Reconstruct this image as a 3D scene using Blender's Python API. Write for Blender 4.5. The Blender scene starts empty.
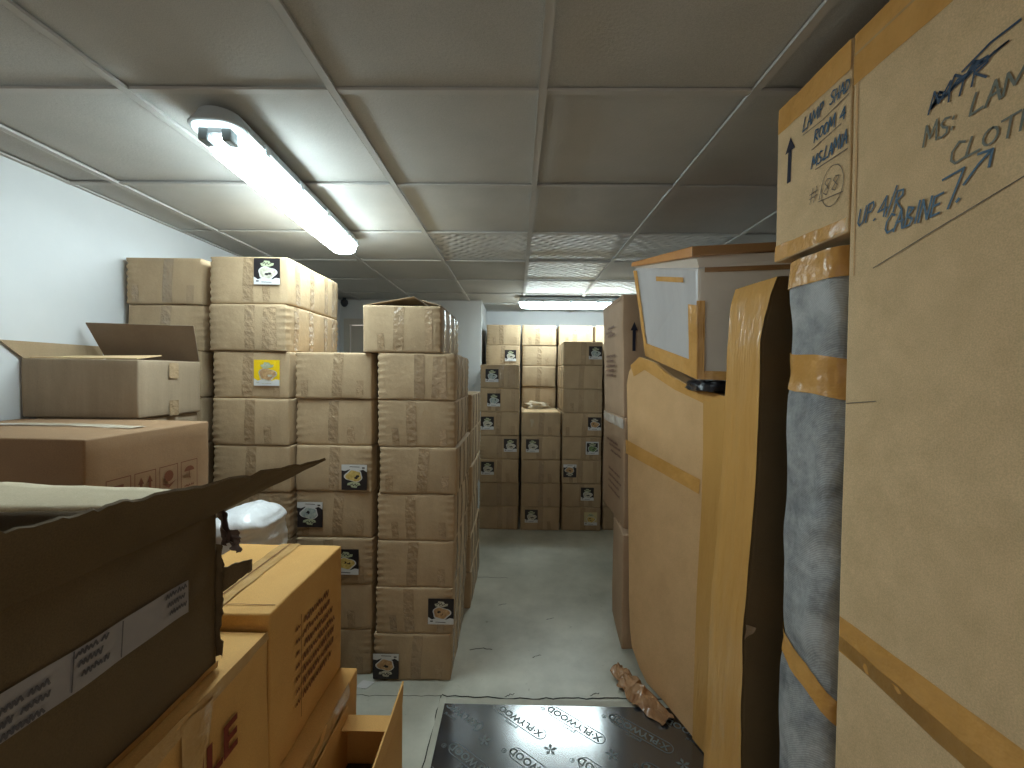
import bpy, bmesh, math, random
from mathutils import Vector, Matrix, noise
SC = bpy.context.scene
COL = SC.collection
# ------------------------------------------------------------------ camera
def make_camera():
    yaw, pitch, roll = .0116845777, -.0213724738, .0112192465
    cy, sy, cp, sp = math.cos(yaw), math.sin(yaw), math.cos(pitch), math.sin(pitch)
    f = Vector((-sy*cp, cy*cp, sp)); r = Vector((cy, sy, 0)); u = r.cross(f)
    cr, sr = math.cos(roll), math.sin(roll)
    r2 = cr*r + sr*u; u2 = -sr*r + cr*u
    m = Matrix((( r2.x, u2.x, -f.x, 0), (r2.y, u2.y, -f.y, 0), (r2.z, u2.z, -f.z, 1.5), (0, 0, 0, 1)))
    cd = bpy.data.cameras.new('camera'); cam = bpy.data.objects.new('camera', cd); COL.objects.link(cam)
    cam.matrix_world = m
    cd.sensor_width = 36; cd.lens = 36*420/1024; cd.clip_start = .02; cd.clip_end = 50
    SC.camera = cam
make_camera()
# ------------------------------------------------------------------ light and exposure
w = bpy.data.worlds.new('world'); SC.world = w; w.use_nodes = True
bg = w.node_tree.nodes['Background']; bg.inputs[0].default_value = (1, .9, .78, 1); bg.inputs[1].default_value = .27
LAMP_COLOR = (.79, .965, 1.0); LAMP_STRENGTH = 20.0
SC.view_settings.view_transform = 'Standard'; SC.view_settings.look = 'None'
SC.view_settings.gamma = 1; SC.view_settings.use_curve_mapping = False
SC.view_settings.exposure = 1.12
CEIL = 2.31
# ------------------------------------------------------------------ materials
def nt(name):
    m = bpy.data.materials.new(name); m.use_nodes = True
    t = m.node_tree; b = t.nodes['Principled BSDF']
    return m, t, b
def node(t, typ, **kw):
    n = t.nodes.new(typ)
    for k, v in kw.items():
        if isinstance(v, tuple) and k.startswith('i_'): n.inputs[k[2:]].default_value = v
        elif k.startswith('i_'): n.inputs[k[2:].replace('_', ' ')].default_value = v
        else: setattr(n, k, v)
    return n
def coords(t, scale=(1, 1, 1)):
    tc = t.nodes.new('ShaderNodeTexCoord'); mp = t.nodes.new('ShaderNodeMapping')
    mp.inputs['Scale'].default_value = scale; t.links.new(tc.outputs['Object'], mp.inputs['Vector'])
    return mp.outputs['Vector']
def noisemat(name, c1, c2, scale=6, rough=.8, bump=.2, bscale=60, stretch=(1, 1, 1), vary=0, fine=.0, metallic=0, spec=.3, bdist=.004, coat=0, bst=False):
    m, t, b = nt(name); L = t.links.new
    v = coords(t, stretch)
    n1 = node(t, 'ShaderNodeTexNoise', i_Scale=scale, i_Detail=5.0, i_Roughness=.6); L(v, n1.inputs['Vector'])
    cr = t.nodes.new('ShaderNodeValToRGB'); cr.color_ramp.elements[0].position = .3; cr.color_ramp.elements[1].position = .7
    cr.color_ramp.elements[0].color = (*c1, 1); cr.color_ramp.elements[1].color = (*c2, 1)
    L(n1.outputs['Fac'], cr.inputs['Fac'])
    col = cr.outputs['Color']
    v2 = coords(t, stretch if bst else (1, 1, 1))
    n2 = node(t, 'ShaderNodeTexNoise', i_Scale=bscale, i_Detail=4.0); L(v2, n2.inputs['Vector'])
    if fine:
        n3 = node(t, 'ShaderNodeTexNoise', i_Scale=420.0, i_Detail=2.0); L(v2, n3.inputs['Vector'])
        mr = t.nodes.new('ShaderNodeMapRange'); mr.inputs['From Min'].default_value = .3; mr.inputs['From Max'].default_value = .7
        mr.inputs['To Min'].default_value = 1-fine; mr.inputs['To Max'].default_value = 1+fine
        L(n3.outputs['Fac'], mr.inputs['Value'])
        hs = t.nodes.new('ShaderNodeHueSaturation'); L(col, hs.inputs['Color']); L(mr.outputs['Result'], hs.inputs['Value']); col = hs.outputs['Color']
    if vary:
        oi = t.nodes.new('ShaderNodeObjectInfo'); mr = t.nodes.new('ShaderNodeMapRange')
        mr.inputs['To Min'].default_value = 1-vary; mr.inputs['To Max'].default_value = 1+vary
        L(oi.outputs['Random'], mr.inputs['Value'])
        hs = t.nodes.new('ShaderNodeHueSaturation'); L(col, hs.inputs['Color']); L(mr.outputs['Result'], hs.inputs['Value']); col = hs.outputs['Color']
    L(col, b.inputs['Base Color'])
    bp = node(t, 'ShaderNodeBump', i_Strength=bump, i_Distance=bdist); L(n2.outputs['Fac'], bp.inputs['Height']); L(bp.outputs['Normal'], b.inputs['Normal'])
    b.inputs['Roughness'].default_value = rough; b.inputs['Metallic'].default_value = metallic
    b.inputs['Specular IOR Level'].default_value = spec
    if coat: b.inputs['Coat Weight'].default_value = coat; b.inputs['Coat Roughness'].default_value = .15
    return m
def plain(name, c, rough=.6, emis=0, spec=.3, metallic=0):
    m, t, b = nt(name); b.inputs['Base Color'].default_value = (*c, 1); b.inputs['Roughness'].default_value = rough
    b.inputs['Specular IOR Level'].default_value = spec; b.inputs['Metallic'].default_value = metallic
    if emis: b.inputs['Emission Color'].default_value = (*LAMP_COLOR, 1); b.inputs['Emission Strength'].default_value = emis
    return m
K = noisemat('kraft_cardboard', (.385, .275, .165), (.46, .335, .205), 2.4, .78, .4, 26, (5, 5, 1.6), .08, .12, bdist=.006)
KS = noisemat('grey_kraft_cardboard', (.30, .225, .15), (.37, .28, .19), 3.2, .8, .25, 34, (7, 7, .8), .07, .10)
KO = noisemat('orange_kraft_cardboard', (.58, .31, .09), (.66, .37, .115), 4, .72, .2, 30, (1, 1, 1), .04, .08)
KB = noisemat('brown_kraft_cardboard', (.27, .16, .085), (.33, .20, .105), 4, .75, .2, 30, (1, 1, 1), .03, .10)
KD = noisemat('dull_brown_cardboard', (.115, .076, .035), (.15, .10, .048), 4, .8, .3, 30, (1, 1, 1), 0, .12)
KP = noisemat('pale_kraft_cardboard', (.60, .425, .235), (.70, .50, .285), 14, .8, .2, 60, (1, 1, 1), .0, .12)
KT = noisemat('tan_kraft_cardboard', (.60, .365, .175), (.68, .425, .21), 9, .78, .2, 50, (1, 1, 1), .0, .12)
KR = noisemat('pinkish_kraft_cardboard', (.42, .28, .175), (.48, .325, .21), 6, .78, .2, 40, (1, 1, 1), .03, .08)
INNER = noisemat('inner_liner_cardboard', (.20, .14, .095), (.25, .18, .12), 5, .85, .2, 40, (1, 1, 1), 0, .1)
LINER = noisemat('pale_liner_cardboard', (.48, .40, .27), (.55, .46, .32), 5, .85, .2, 40, (1, 1, 1), 0, .1)
TAPEV = noisemat('creased_brown_packing_tape', (.59, .31, .085), (.66, .36, .105), 2, .27, .8, 4, (5, 5, .8), 0, 0, spec=.7, bdist=.012, bst=True)
TAPE = noisemat('brown_packing_tape', (.56, .28, .065), (.72, .38, .11), 7, .27, 1.0, 16, (1, 1, 1), 0, 0, spec=.7, bdist=.010)
TAPED = noisemat('dark_packing_tape', (.30, .15, .04), (.42, .22, .06), 9, .28, .8, 22, (1, 1, 1), 0, 0, spec=.6, bdist=.006)
TAPEC = noisemat('clear_tape_on_kraft', (.31, .215, .125), (.41, .29, .175), 9, .22, 1.0, 38, (1, 1, .3), .08, 0, spec=.7, bdist=.009)
TAPEO = noisemat('clear_tape_on_orange', (.46, .26, .09), (.60, .38, .16), 14, .22, .8, 40, (1, 1, 1), 0, 0, spec=.7, bdist=.005)
PAPER = noisemat('white_paper', (.55, .52, .50), (.62, .59, .57), 8, .7, .2, 30)
LABELP = noisemat('grey_label_paper', (.30, .27, .26), (.36, .33, .32), 8, .45, .2, 30)
RIM = noisemat('orange_rim_tape', (.55, .24, .07), (.66, .31, .10), 7, .35, .6, 25, spec=.6)
RIMD = noisemat('shaded_rim_tape', (.27, .13, .045), (.34, .17, .06), 7, .3, .6, 25, spec=.6)  # rim tape again, with the shade of the front side put into its colour
FOAM = noisemat('grey_white_foam_wrap', (.50, .47, .46), (.60, .57, .56), 3, .35, .4, 14, (3, 3, .4), spec=.5)
FOAMB = noisemat('lightened_beige_foam_wrap', (.66, .57, .48), (.74, .64, .54), 3, .5, .3, 20, spec=.4)  # beige wrap, its colour lightened to stand in for light glowing through foam
INK = plain('dark_marker_ink', (.03, .045, .08), .5)
INKB = plain('blue_marker_ink', (.055, .12, .19), .5)
PENCIL = plain('grey_pencil', (.16, .13, .10), .6)
RED = plain('dark_red_print', (.20, .035, .015), .7)
BRN = plain('brown_print', (.20, .075, .022), .7)
BRN2 = plain('faint_brown_print', (.19, .095, .06), .7)
ARROW = plain('navy_print', (.018, .018, .035), .6)
BLACKP = plain('black_sticker_print', (.022, .018, .020), .35)
WHITEP = plain('white_sticker_print', (.62, .62, .62), .35)
YEL = plain('yellow_sticker_print', (.85, .58, .01), .35)
FOOD = noisemat('bread_brown_print', (.30, .15, .06), (.62, .42, .22), 60, .4, 0, 10)
FOODC = noisemat('cream_print', (.30, .28, .20), (.70, .68, .58), 60, .4, 0, 10)
FOODY = noisemat('yellow_food_print', (.40, .28, .06), (.72, .55, .20), 60, .4, 0, 10)
FOODB = noisemat('bluish_food_print', (.16, .24, .30), (.55, .60, .52), 60, .4, 0, 10)
FOODG = noisemat('green_food_print', (.06, .12, .05), (.25, .36, .15), 60, .4, 0, 10)
PALEY = plain('pale_yellow_sticker_print', (.55, .47, .25), .4)
LOGO = plain('pale_green_print', (.42, .46, .30), .4)
WALL = noisemat('white_wall_paint', (.62, .63, .64), (.68, .69, .70), 2, .6, .08, 40)
WALLG = noisemat('greyish_wall_paint', (.60, .60, .59), (.66, .66, .65), 2, .6, .08, 40)
TILE = noisemat('ceiling_tile', (.42, .415, .395), (.485, .475, .45), 3, .9, .45, 120, (1, 1, 1), 0, .12, bdist=.002)
GRID = noisemat('ceiling_grid_metal', (.44, .43, .41), (.50, .485, .46), 5, .7, .1, 30, spec=.2)
DOORM = noisemat('beige_door_paint', (.50, .45, .38), (.55, .49, .42), 3, .5, .1, 30)
DARKP = noisemat('black_plastic_bag', (.010, .011, .016), (.02, .022, .03), 9, .3, .8, 20, spec=.6, bdist=.01)
BAG = noisemat('white_plastic_bag', (.72, .73, .76), (.80, .81, .83), 6, .28, .8, 22, spec=.6, bdist=.01)
TRAY = plain('lamp_tray_plastic', (.50, .55, .58), .5)
CLIP = plain('lamp_clip_plastic', (.55, .62, .66), .4)
GLOW = plain('lamp_diffuser', (.8, .85, .88), .4, LAMP_STRENGTH)
HOLD = plain('tube_holder_plastic', (.22, .26, .27), .5)
CAPG = plain('clear_lamp_end', (.62, .70, .73), .25, .9)
SWITCH = plain('switch_plastic', (.60, .60, .58), .4)
DARKMETAL = plain('dark_bracket', (.03, .035, .045), .4)
GREYP = plain('grey_print', (.10, .09, .095), .6)
PLYT = plain('pale_film_print', (.17, .19, .185), .42)
CRACK = plain('dark_floor_crack', (.03, .028, .024), .9)
def embossed():
    m, t, b = nt('embossed_ceiling_tile'); L = t.links.new
    v = coords(t, (1, 1, 1)); nz = node(t, 'ShaderNodeTexNoise', i_Scale=2.0)
    wv = node(t, 'ShaderNodeTexWave', wave_type='BANDS', bands_direction='DIAGONAL', i_Scale=9.0, i_Distortion=1.5); L(v, wv.inputs['Vector'])
    mp = t.nodes.new('ShaderNodeMapping'); mp.inputs['Scale'].default_value = (-1, 1, 1); L(v, mp.inputs['Vector'])
    w2 = node(t, 'ShaderNodeTexWave', wave_type='BANDS', bands_direction='DIAGONAL', i_Scale=6.0, i_Distortion=2.0); L(mp.outputs['Vector'], w2.inputs['Vector'])
    mx = node(t, 'ShaderNodeMath', operation='MULTIPLY'); L(wv.outputs['Fac'], mx.inputs[0]); L(w2.outputs['Fac'], mx.inputs[1])
    bp = node(t, 'ShaderNodeBump', i_Strength=1.0, i_Distance=.012); L(mx.outputs['Value'], bp.inputs['Height']); L(bp.outputs['Normal'], b.inputs['Normal'])
    b.inputs['Base Color'].default_value = (.54, .54, .53, 1); b.inputs['Roughness'].default_value = .55
    return m
EMB = embossed()
def floor_mat():
    m, t, b = nt('painted_concrete_floor'); L = t.links.new; v = coords(t)
    n1 = node(t, 'ShaderNodeTexNoise', i_Scale=2.3, i_Detail=9.0, i_Roughness=.62); L(v, n1.inputs['Vector'])
    cr = t.nodes.new('ShaderNodeValToRGB'); e = cr.color_ramp.elements
    e[0].position = .3; e[0].color = (.37, .365, .30, 1); e[1].position = .72; e[1].color = (.66, .645, .55, 1); L(n1.outputs['Fac'], cr.inputs['Fac'])
    n2 = node(t, 'ShaderNodeTexNoise', i_Scale=22.0, i_Detail=6.0, i_Roughness=.7); L(v, n2.inputs['Vector'])
    c2 = t.nodes.new('ShaderNodeValToRGB'); e = c2.color_ramp.elements; e[0].position = .27; e[0].color = (.35, .33, .28, 1); e[1].position = .36; e[1].color = (1, 1, 1, 1); L(n2.outputs['Fac'], c2.inputs['Fac'])
    mx = node(t, 'ShaderNodeMix', data_type='RGBA', blend_type='MULTIPLY'); mx.inputs[0].default_value = .8
    L(cr.outputs['Color'], mx.inputs[6]); L(c2.outputs['Color'], mx.inputs[7]); L(mx.outputs[2], b.inputs['Base Color'])
    n3 = node(t, 'ShaderNodeTexNoise', i_Scale=3.0, i_Detail=5.0); L(v, n3.inputs['Vector'])
    mr = t.nodes.new('ShaderNodeMapRange'); mr.inputs['To Min'].default_value = .28; mr.inputs['To Max'].default_value = .55; L(n3.outputs['Fac'], mr.inputs['Value']); L(mr.outputs['Result'], b.inputs['Roughness'])
    bp = node(t, 'ShaderNodeBump', i_Strength=.25, i_Distance=.004); L(n2.outputs['Fac'], bp.inputs['Height']); L(bp.outputs['Normal'], b.inputs['Normal'])
    return m
FLOOR = floor_mat()
def ply_mat():
    m, t, b = nt('film_faced_plywood'); L = t.links.new; v = coords(t)
    n1 = node(t, 'ShaderNodeTexNoise', i_Scale=9.0, i_Detail=6.0); L(v, n1.inputs['Vector'])
    cr = t.nodes.new('ShaderNodeValToRGB'); e = cr.color_ramp.elements; e[0].position = .35; e[0].color = (.012, .018, .026, 1); e[1].position = .75; e[1].color = (.028, .04, .052, 1)
    L(n1.outputs['Fac'], cr.inputs['Fac']); L(cr.outputs['Color'], b.inputs['Base Color'])
    mr = t.nodes.new('ShaderNodeMapRange'); mr.inputs['To Min'].default_value = .10; mr.inputs['To Max'].default_value = .27; L(n1.outputs['Fac'], mr.inputs['Value']); L(mr.outputs['Result'], b.inputs['Roughness'])
    n3 = node(t, 'ShaderNodeTexNoise', i_Scale=35.0, i_Detail=3.0); L(v, n3.inputs['Vector'])
    bp = node(t, 'ShaderNodeBump', i_Strength=.12, i_Distance=.001); L(n3.outputs['Fac'], bp.inputs['Height']); L(bp.outputs['Normal'], b.inputs['Normal'])
    b.inputs['Specular IOR Level'].default_value = .9
    b.inputs['Coat Weight'].default_value = 1; b.inputs['Coat IOR'].default_value = 2.0; b.inputs['Coat Roughness'].default_value = .17
    return m
PLY = ply_mat()
def fabric_mat():
    m, t, b = nt('grey_quilted_blanket'); L = t.links.new; v = coords(t)
    n1 = node(t, 'ShaderNodeTexNoise', i_Scale=7.0, i_Detail=6.0, i_Roughness=.7); L(v, n1.inputs['Vector'])
    cr = t.nodes.new('ShaderNodeValToRGB'); e = cr.color_ramp.elements; e[0].position = .33; e[0].color = (.17, .18, .19, 1); e[1].position = .62; e[1].color = (.47, .475, .475, 1)
    L(n1.outputs['Fac'], cr.inputs['Fac'])
    wv = node(t, 'ShaderNodeTexWave', wave_type='BANDS', bands_direction='Z', i_Scale=150.0, i_Distortion=.4); L(v, wv.inputs['Vector'])
    wy = node(t, 'ShaderNodeTexWave', wave_type='BANDS', bands_direction='DIAGONAL', i_Scale=110.0, i_Distortion=.4); L(v, wy.inputs['Vector'])
    mm = node(t, 'ShaderNodeMath', operation='MULTIPLY'); L(wv.outputs['Fac'], mm.inputs[0]); L(wy.outputs['Fac'], mm.inputs[1])
    mr = t.nodes.new('ShaderNodeMapRange'); mr.inputs['To Min'].default_value = .84; mr.inputs['To Max'].default_value = 1.25; L(mm.outputs['Value'], mr.inputs['Value'])
    hs = t.nodes.new('ShaderNodeHueSaturation'); L(cr.outputs['Color'], hs.inputs['Color']); L(mr.outputs['Result'], hs.inputs['Value']); L(hs.outputs['Color'], b.inputs['Base Color'])
    n2 = node(t, 'ShaderNodeTexNoise', i_Scale=13.0, i_Detail=5.0); L(v, n2.inputs['Vector'])
    b1 = node(t, 'ShaderNodeBump', i_Strength=.9, i_Distance=.02); L(n2.outputs['Fac'], b1.inputs['Height'])
    b2 = node(t, 'ShaderNodeBump', i_Strength=.4, i_Distance=.001); L(mm.outputs['Value'], b2.inputs['Height']); L(b1.outputs['Normal'], b2.inputs['Normal']); L(b2.outputs['Normal'], b.inputs['Normal'])
    b.inputs['Roughness'].default_value = .6
    return m
FAB = fabric_mat()
# ------------------------------------------------------------------ object helpers
def link(name, bm, mats, parent=None, smooth=False, loc=None):
    me = bpy.data.meshes.new(name); bmesh.ops.recalc_face_normals(bm, faces=bm.faces) if bm.get('recalc', True) else None
    return me
def obj(name, bm, mats, parent=None, smooth=False, recalc=True):
    if recalc: bmesh.ops.recalc_face_normals(bm, faces=bm.faces)
    me = bpy.data.meshes.new(name); bm.to_mesh(me); bm.free()
    for m in (mats if isinstance(mats, (list, tuple)) else [mats]): me.materials.append(m)
    if smooth:
        for p in me.polygons: p.use_smooth = True
    o = bpy.data.objects.new(name, me); COL.objects.link(o)
    if parent: o.parent = parent
    return o
def tag(o, label, cat, group=None):
    o['label'] = label; o['category'] = cat
    if group: o['group'] = group
    return o
def struct(o, label=None):
    o['kind'] = 'structure'
    if label: o['label'] = label
    return o
def empty(name, loc=(0, 0, 0), rz=0):
    o = bpy.data.objects.new(name, None); COL.objects.link(o); o.location = loc; o.rotation_euler = (0, 0, rz); o.empty_display_size = .1
    return o
def add_box(bm, x0, x1, y0, y1, z0, z1, mi=0):
    v = [bm.verts.new(p) for p in ((x0, y0, z0), (x1, y0, z0), (x1, y1, z0), (x0, y1, z0), (x0, y0, z1), (x1, y0, z1), (x1, y1, z1), (x0, y1, z1))]
    for q in ((0, 3, 2, 1), (4, 5, 6, 7), (0, 1, 5, 4), (1, 2, 6, 5), (2, 3, 7, 6), (3, 0, 4, 7)):
        bm.faces.new([v[i] for i in q]).material_index = mi
    return v
def bevel(bm, w, seg=2):
    bmesh.ops.bevel(bm, geom=list(bm.edges), offset=w, segments=seg, affect='EDGES', profile=.6)
def add_prism(bm, pts, off, mi=0, cap=True):
    """closed outline of 3-D points extruded by the vector off"""
    a = [bm.verts.new(p) for p in pts]; off = Vector(off); b = [bm.verts.new(Vector(p)+off) for p in pts]; n = len(pts)
    bm.faces.new(a).material_index = mi; bm.faces.new(b[::-1]).material_index = mi
    for i in range(n): bm.faces.new((a[i], b[i], b[(i+1) % n], a[(i+1) % n])).material_index = mi
def add_grid(bm, fn, nu, nv, mi=0):
    """fn(u,v) -> point, u,v in 0..1"""
    g = [[bm.verts.new(fn(i/nu, j/nv)) for j in range(nv+1)] for i in range(nu+1)]
    for i in range(nu):
        for j in range(nv): bm.faces.new((g[i][j], g[i+1][j], g[i+1][j+1], g[i][j+1])).material_index = mi
    return g
def sheet(name, fn, nu, nv, th, mat, parent=None, smooth=True):
    """a thin sheet with a real thickness"""
    bm = bmesh.new(); add_grid(bm, fn, nu, nv); bmesh.ops.recalc_face_normals(bm, faces=bm.faces)
    o = obj(name, bm, mat, parent, smooth, recalc=False)
    if th > .002: s = o.modifiers.new('thickness', 'SOLIDIFY'); s.thickness = th; s.offset = 0; o.modifiers.new('crisp_edges', 'EDGE_SPLIT').split_angle = .7
    return o
def ns(p, s, seed=0.): return noise.noise(Vector((p[0]*s+seed, p[1]*s+seed*1.7, p[2]*s-seed)))
# ---- strokes on a plane: origin + u*U + v*V, lifted along N
class Plane:
    def __init__(s, o, U, V): s.o = Vector(o); s.U = Vector(U).normalized(); s.V = Vector(V).normalized(); s.N = s.U.cross(s.V)
    def p(s, u, v, h=.0012): return s.o + s.U*u + s.V*v + s.N*h
def stroke(bm, pl, pts, w, h=.0012, mi=0):
    """ribbon along a polyline; sharp corners start a new ribbon so they keep their width"""
    pts = [Vector((a, b)) for a, b in pts]; run = [pts[0]]
    for i in range(1, len(pts)):
        run.append(pts[i])
        last = i == len(pts)-1
        if not last:
            a = pts[i]-pts[i-1]; b = pts[i+1]-pts[i]
            sharp = a.length > 1e-9 and b.length > 1e-9 and a.angle(b) > .7
        if last or sharp:
            L = []; Rr = []
            for k, q in enumerate(run):
                d = run[min(k+1, len(run)-1)]-run[max(k-1, 0)]
                if d.length < 1e-9: d = Vector((1, 0))
                d.normalize(); n = Vector((-d.y, d.x))*w*.5
                e = d*w*.35*((k == len(run)-1)-(k == 0)); L.append(q+e+n); Rr.append(q+e-n)
            va = [bm.verts.new(pl.p(*q, h)) for q in L]; vb = [bm.verts.new(pl.p(*q, h)) for q in Rr]
            for k in range(len(run)-1): bm.faces.new((va[k], vb[k], vb[k+1], va[k+1])).material_index = mi
            run = [pts[i]]; h += .00004
def poly(bm, pl, pts, h=.0012, mi=0):
    f = bm.faces.new([bm.verts.new(pl.p(a, b, h)) for a, b in pts]); f.material_index = mi
def arc(cx, cy, rx, ry, a0, a1, n=12): return [(cx+rx*math.cos(math.radians(a0+(a1-a0)*i/n)), cy+ry*math.sin(math.radians(a0+(a1-a0)*i/n))) for i in range(n+1)]
G = {  # hand-written capitals, unit height, strokes
 'L': ([[(.15, 1), (.05, .5), (.0, .0), (.5, .06)]], .6), 'A': ([[(0, 0), (.28, 1), (.55, 0)], [(.08, .38), (.52, .42)]], .65),
 'M': ([[(0, 0), (.08, 1), (.38, .25), (.70, 1), (.80, 0)]], .94), 'P': ([[(.08, 0), (.08, 1)], [(.0, .95), (.38, 1), (.5, .75), (.35, .5), (.08, .5)]], .6),
 'S': ([[(.5, .92), (.25, 1), (.05, .8), (.2, .55), (.45, .4), (.45, .12), (.2, 0), (0, .1)]], .6), 'H': ([[(.05, 0), (.08, 1)], [(.5, 0), (.52, 1)], [(.05, .5), (.5, .52)]], .66),
 'D': ([[(.06, 0), (.06, 1), (.4, .85), (.55, .5), (.4, .1), (0, 0)]], .66), 'R': ([[(.06, 0), (.06, 1), (.42, .95), (.46, .68), (.1, .5), (.55, 0)]], .64),
 'O': ([arc(.27, .45, .26, .42, 80, 440)], .62), '4': ([[(.5, .0), (.42, 1), (.0, .35), (.62, .4)]], .7), 'C': ([[(.55, .85), (.3, 1), (.05, .65), (.05, .25), (.25, 0), (.6, .08)]], .66),
 'T': ([[(0, .95), (.6, 1)], [(.3, 1), (.26, 0)]], .62), 'B': ([[(.05, 0), (.08, 1), (.42, .85), (.12, .52), (.48, .3), (.35, .02), (0, 0)]], .6), 'I': ([[(.12, 0), (.16, 1)]], .3),
 'N': ([[(.02, 0), (.06, 1), (.5, 0), (.55, 1)]], .68), 'E': ([[(.5, 1), (.05, .96), (.04, 0), (.5, .03)], [(.04, .5), (.4, .52)]], .58), 'U': ([[(.0, .9), (.02, .2), (.2, 0), (.42, .15), (.45, .95)]], .6),
 '/': ([[(0, -.1), (.3, 1.15)]], .4), '.': ([[(.1, .0), (.18, .06)]], .3), ':': ([[(.1, .12), (.16, .2)], [(.12, .6), (.18, .68)]], .34), '#': ([[(.1, 0), (.2, 1)], [(.4, 0), (.5, 1)], [(0, .35), (.6, .4)], [(0, .65), (.6, .7)]], .72),
 '1': ([[(.1, 0), (.2, 1)]], .34), '8': ([[(.45, .9), (.2, 1), (.08, .78), (.42, .3), (.3, 0), (.05, .2), (.45, .75), (.45, .9)]], .6), ' ': ([], .5), '-': ([[(.05, .45), (.4, .47)]], .5)}
def write(bm, pl, text, u, v, width, height, w, shear=.15, mi=0, seed=1):
    rnd = random.Random(seed); tot = sum(G[c][1] for c in text); k = width/tot
    for c in text:
        st, adv = G[c]; jy = rnd.uniform(-.06, .06)*height; sc = rnd.uniform(.9, 1.08)
        for s in st: stroke(bm, pl, [(u+a*k+b*height*shear*sc, v+jy+b*height*sc) for a, b in s], w, .0012+rnd.uniform(0, .0003), mi)
        u += adv*k
def dashes(bm, pl, u0, u1, v, h, seed, mi=0):
    """a line of small unreadable print, one zigzag stroke per word"""
    r = random.Random(seed); u = u0
    while u < u1-.004:
        l = min(r.uniform(.015, .05), u1-u); n = max(3, int(l/(h*.33)))
        pts = [(u+l*i/n+r.uniform(-.1, .1)*h, v+(h*r.uniform(.65, 1) if i % 2 else h*r.uniform(0, .25))) for i in range(n+1)]
        stroke(bm, pl, pts, h*.36, .0012, mi); u += l+r.uniform(.004, .009)
def font_text(name, body, size, pl, u, v, mat, parent, bold=0.0, h=.0012):
    cu = bpy.data.curves.new(name, 'FONT'); cu.body = body; cu.size = size; cu.offset = bold; cu.resolution_u = 3
    t = bpy.data.objects.new(name+'_source', cu); COL.objects.link(t)
    bpy.context.view_layer.update(); dg = bpy.context.evaluated_depsgraph_get()
    me = bpy.data.meshes.new_from_object(t.evaluated_get(dg)); me.name = name
    bpy.data.objects.remove(t); bpy.data.curves.remove(cu)
    for q in me.vertices: q.co = pl.p(u+q.co.x, v+q.co.y, h)
    me.materials.clear(); me.materials.append(mat)
    if parent is None: return me
    o = bpy.data.objects.new(name, me); COL.objects.link(o); o.parent = parent
    return o
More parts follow.
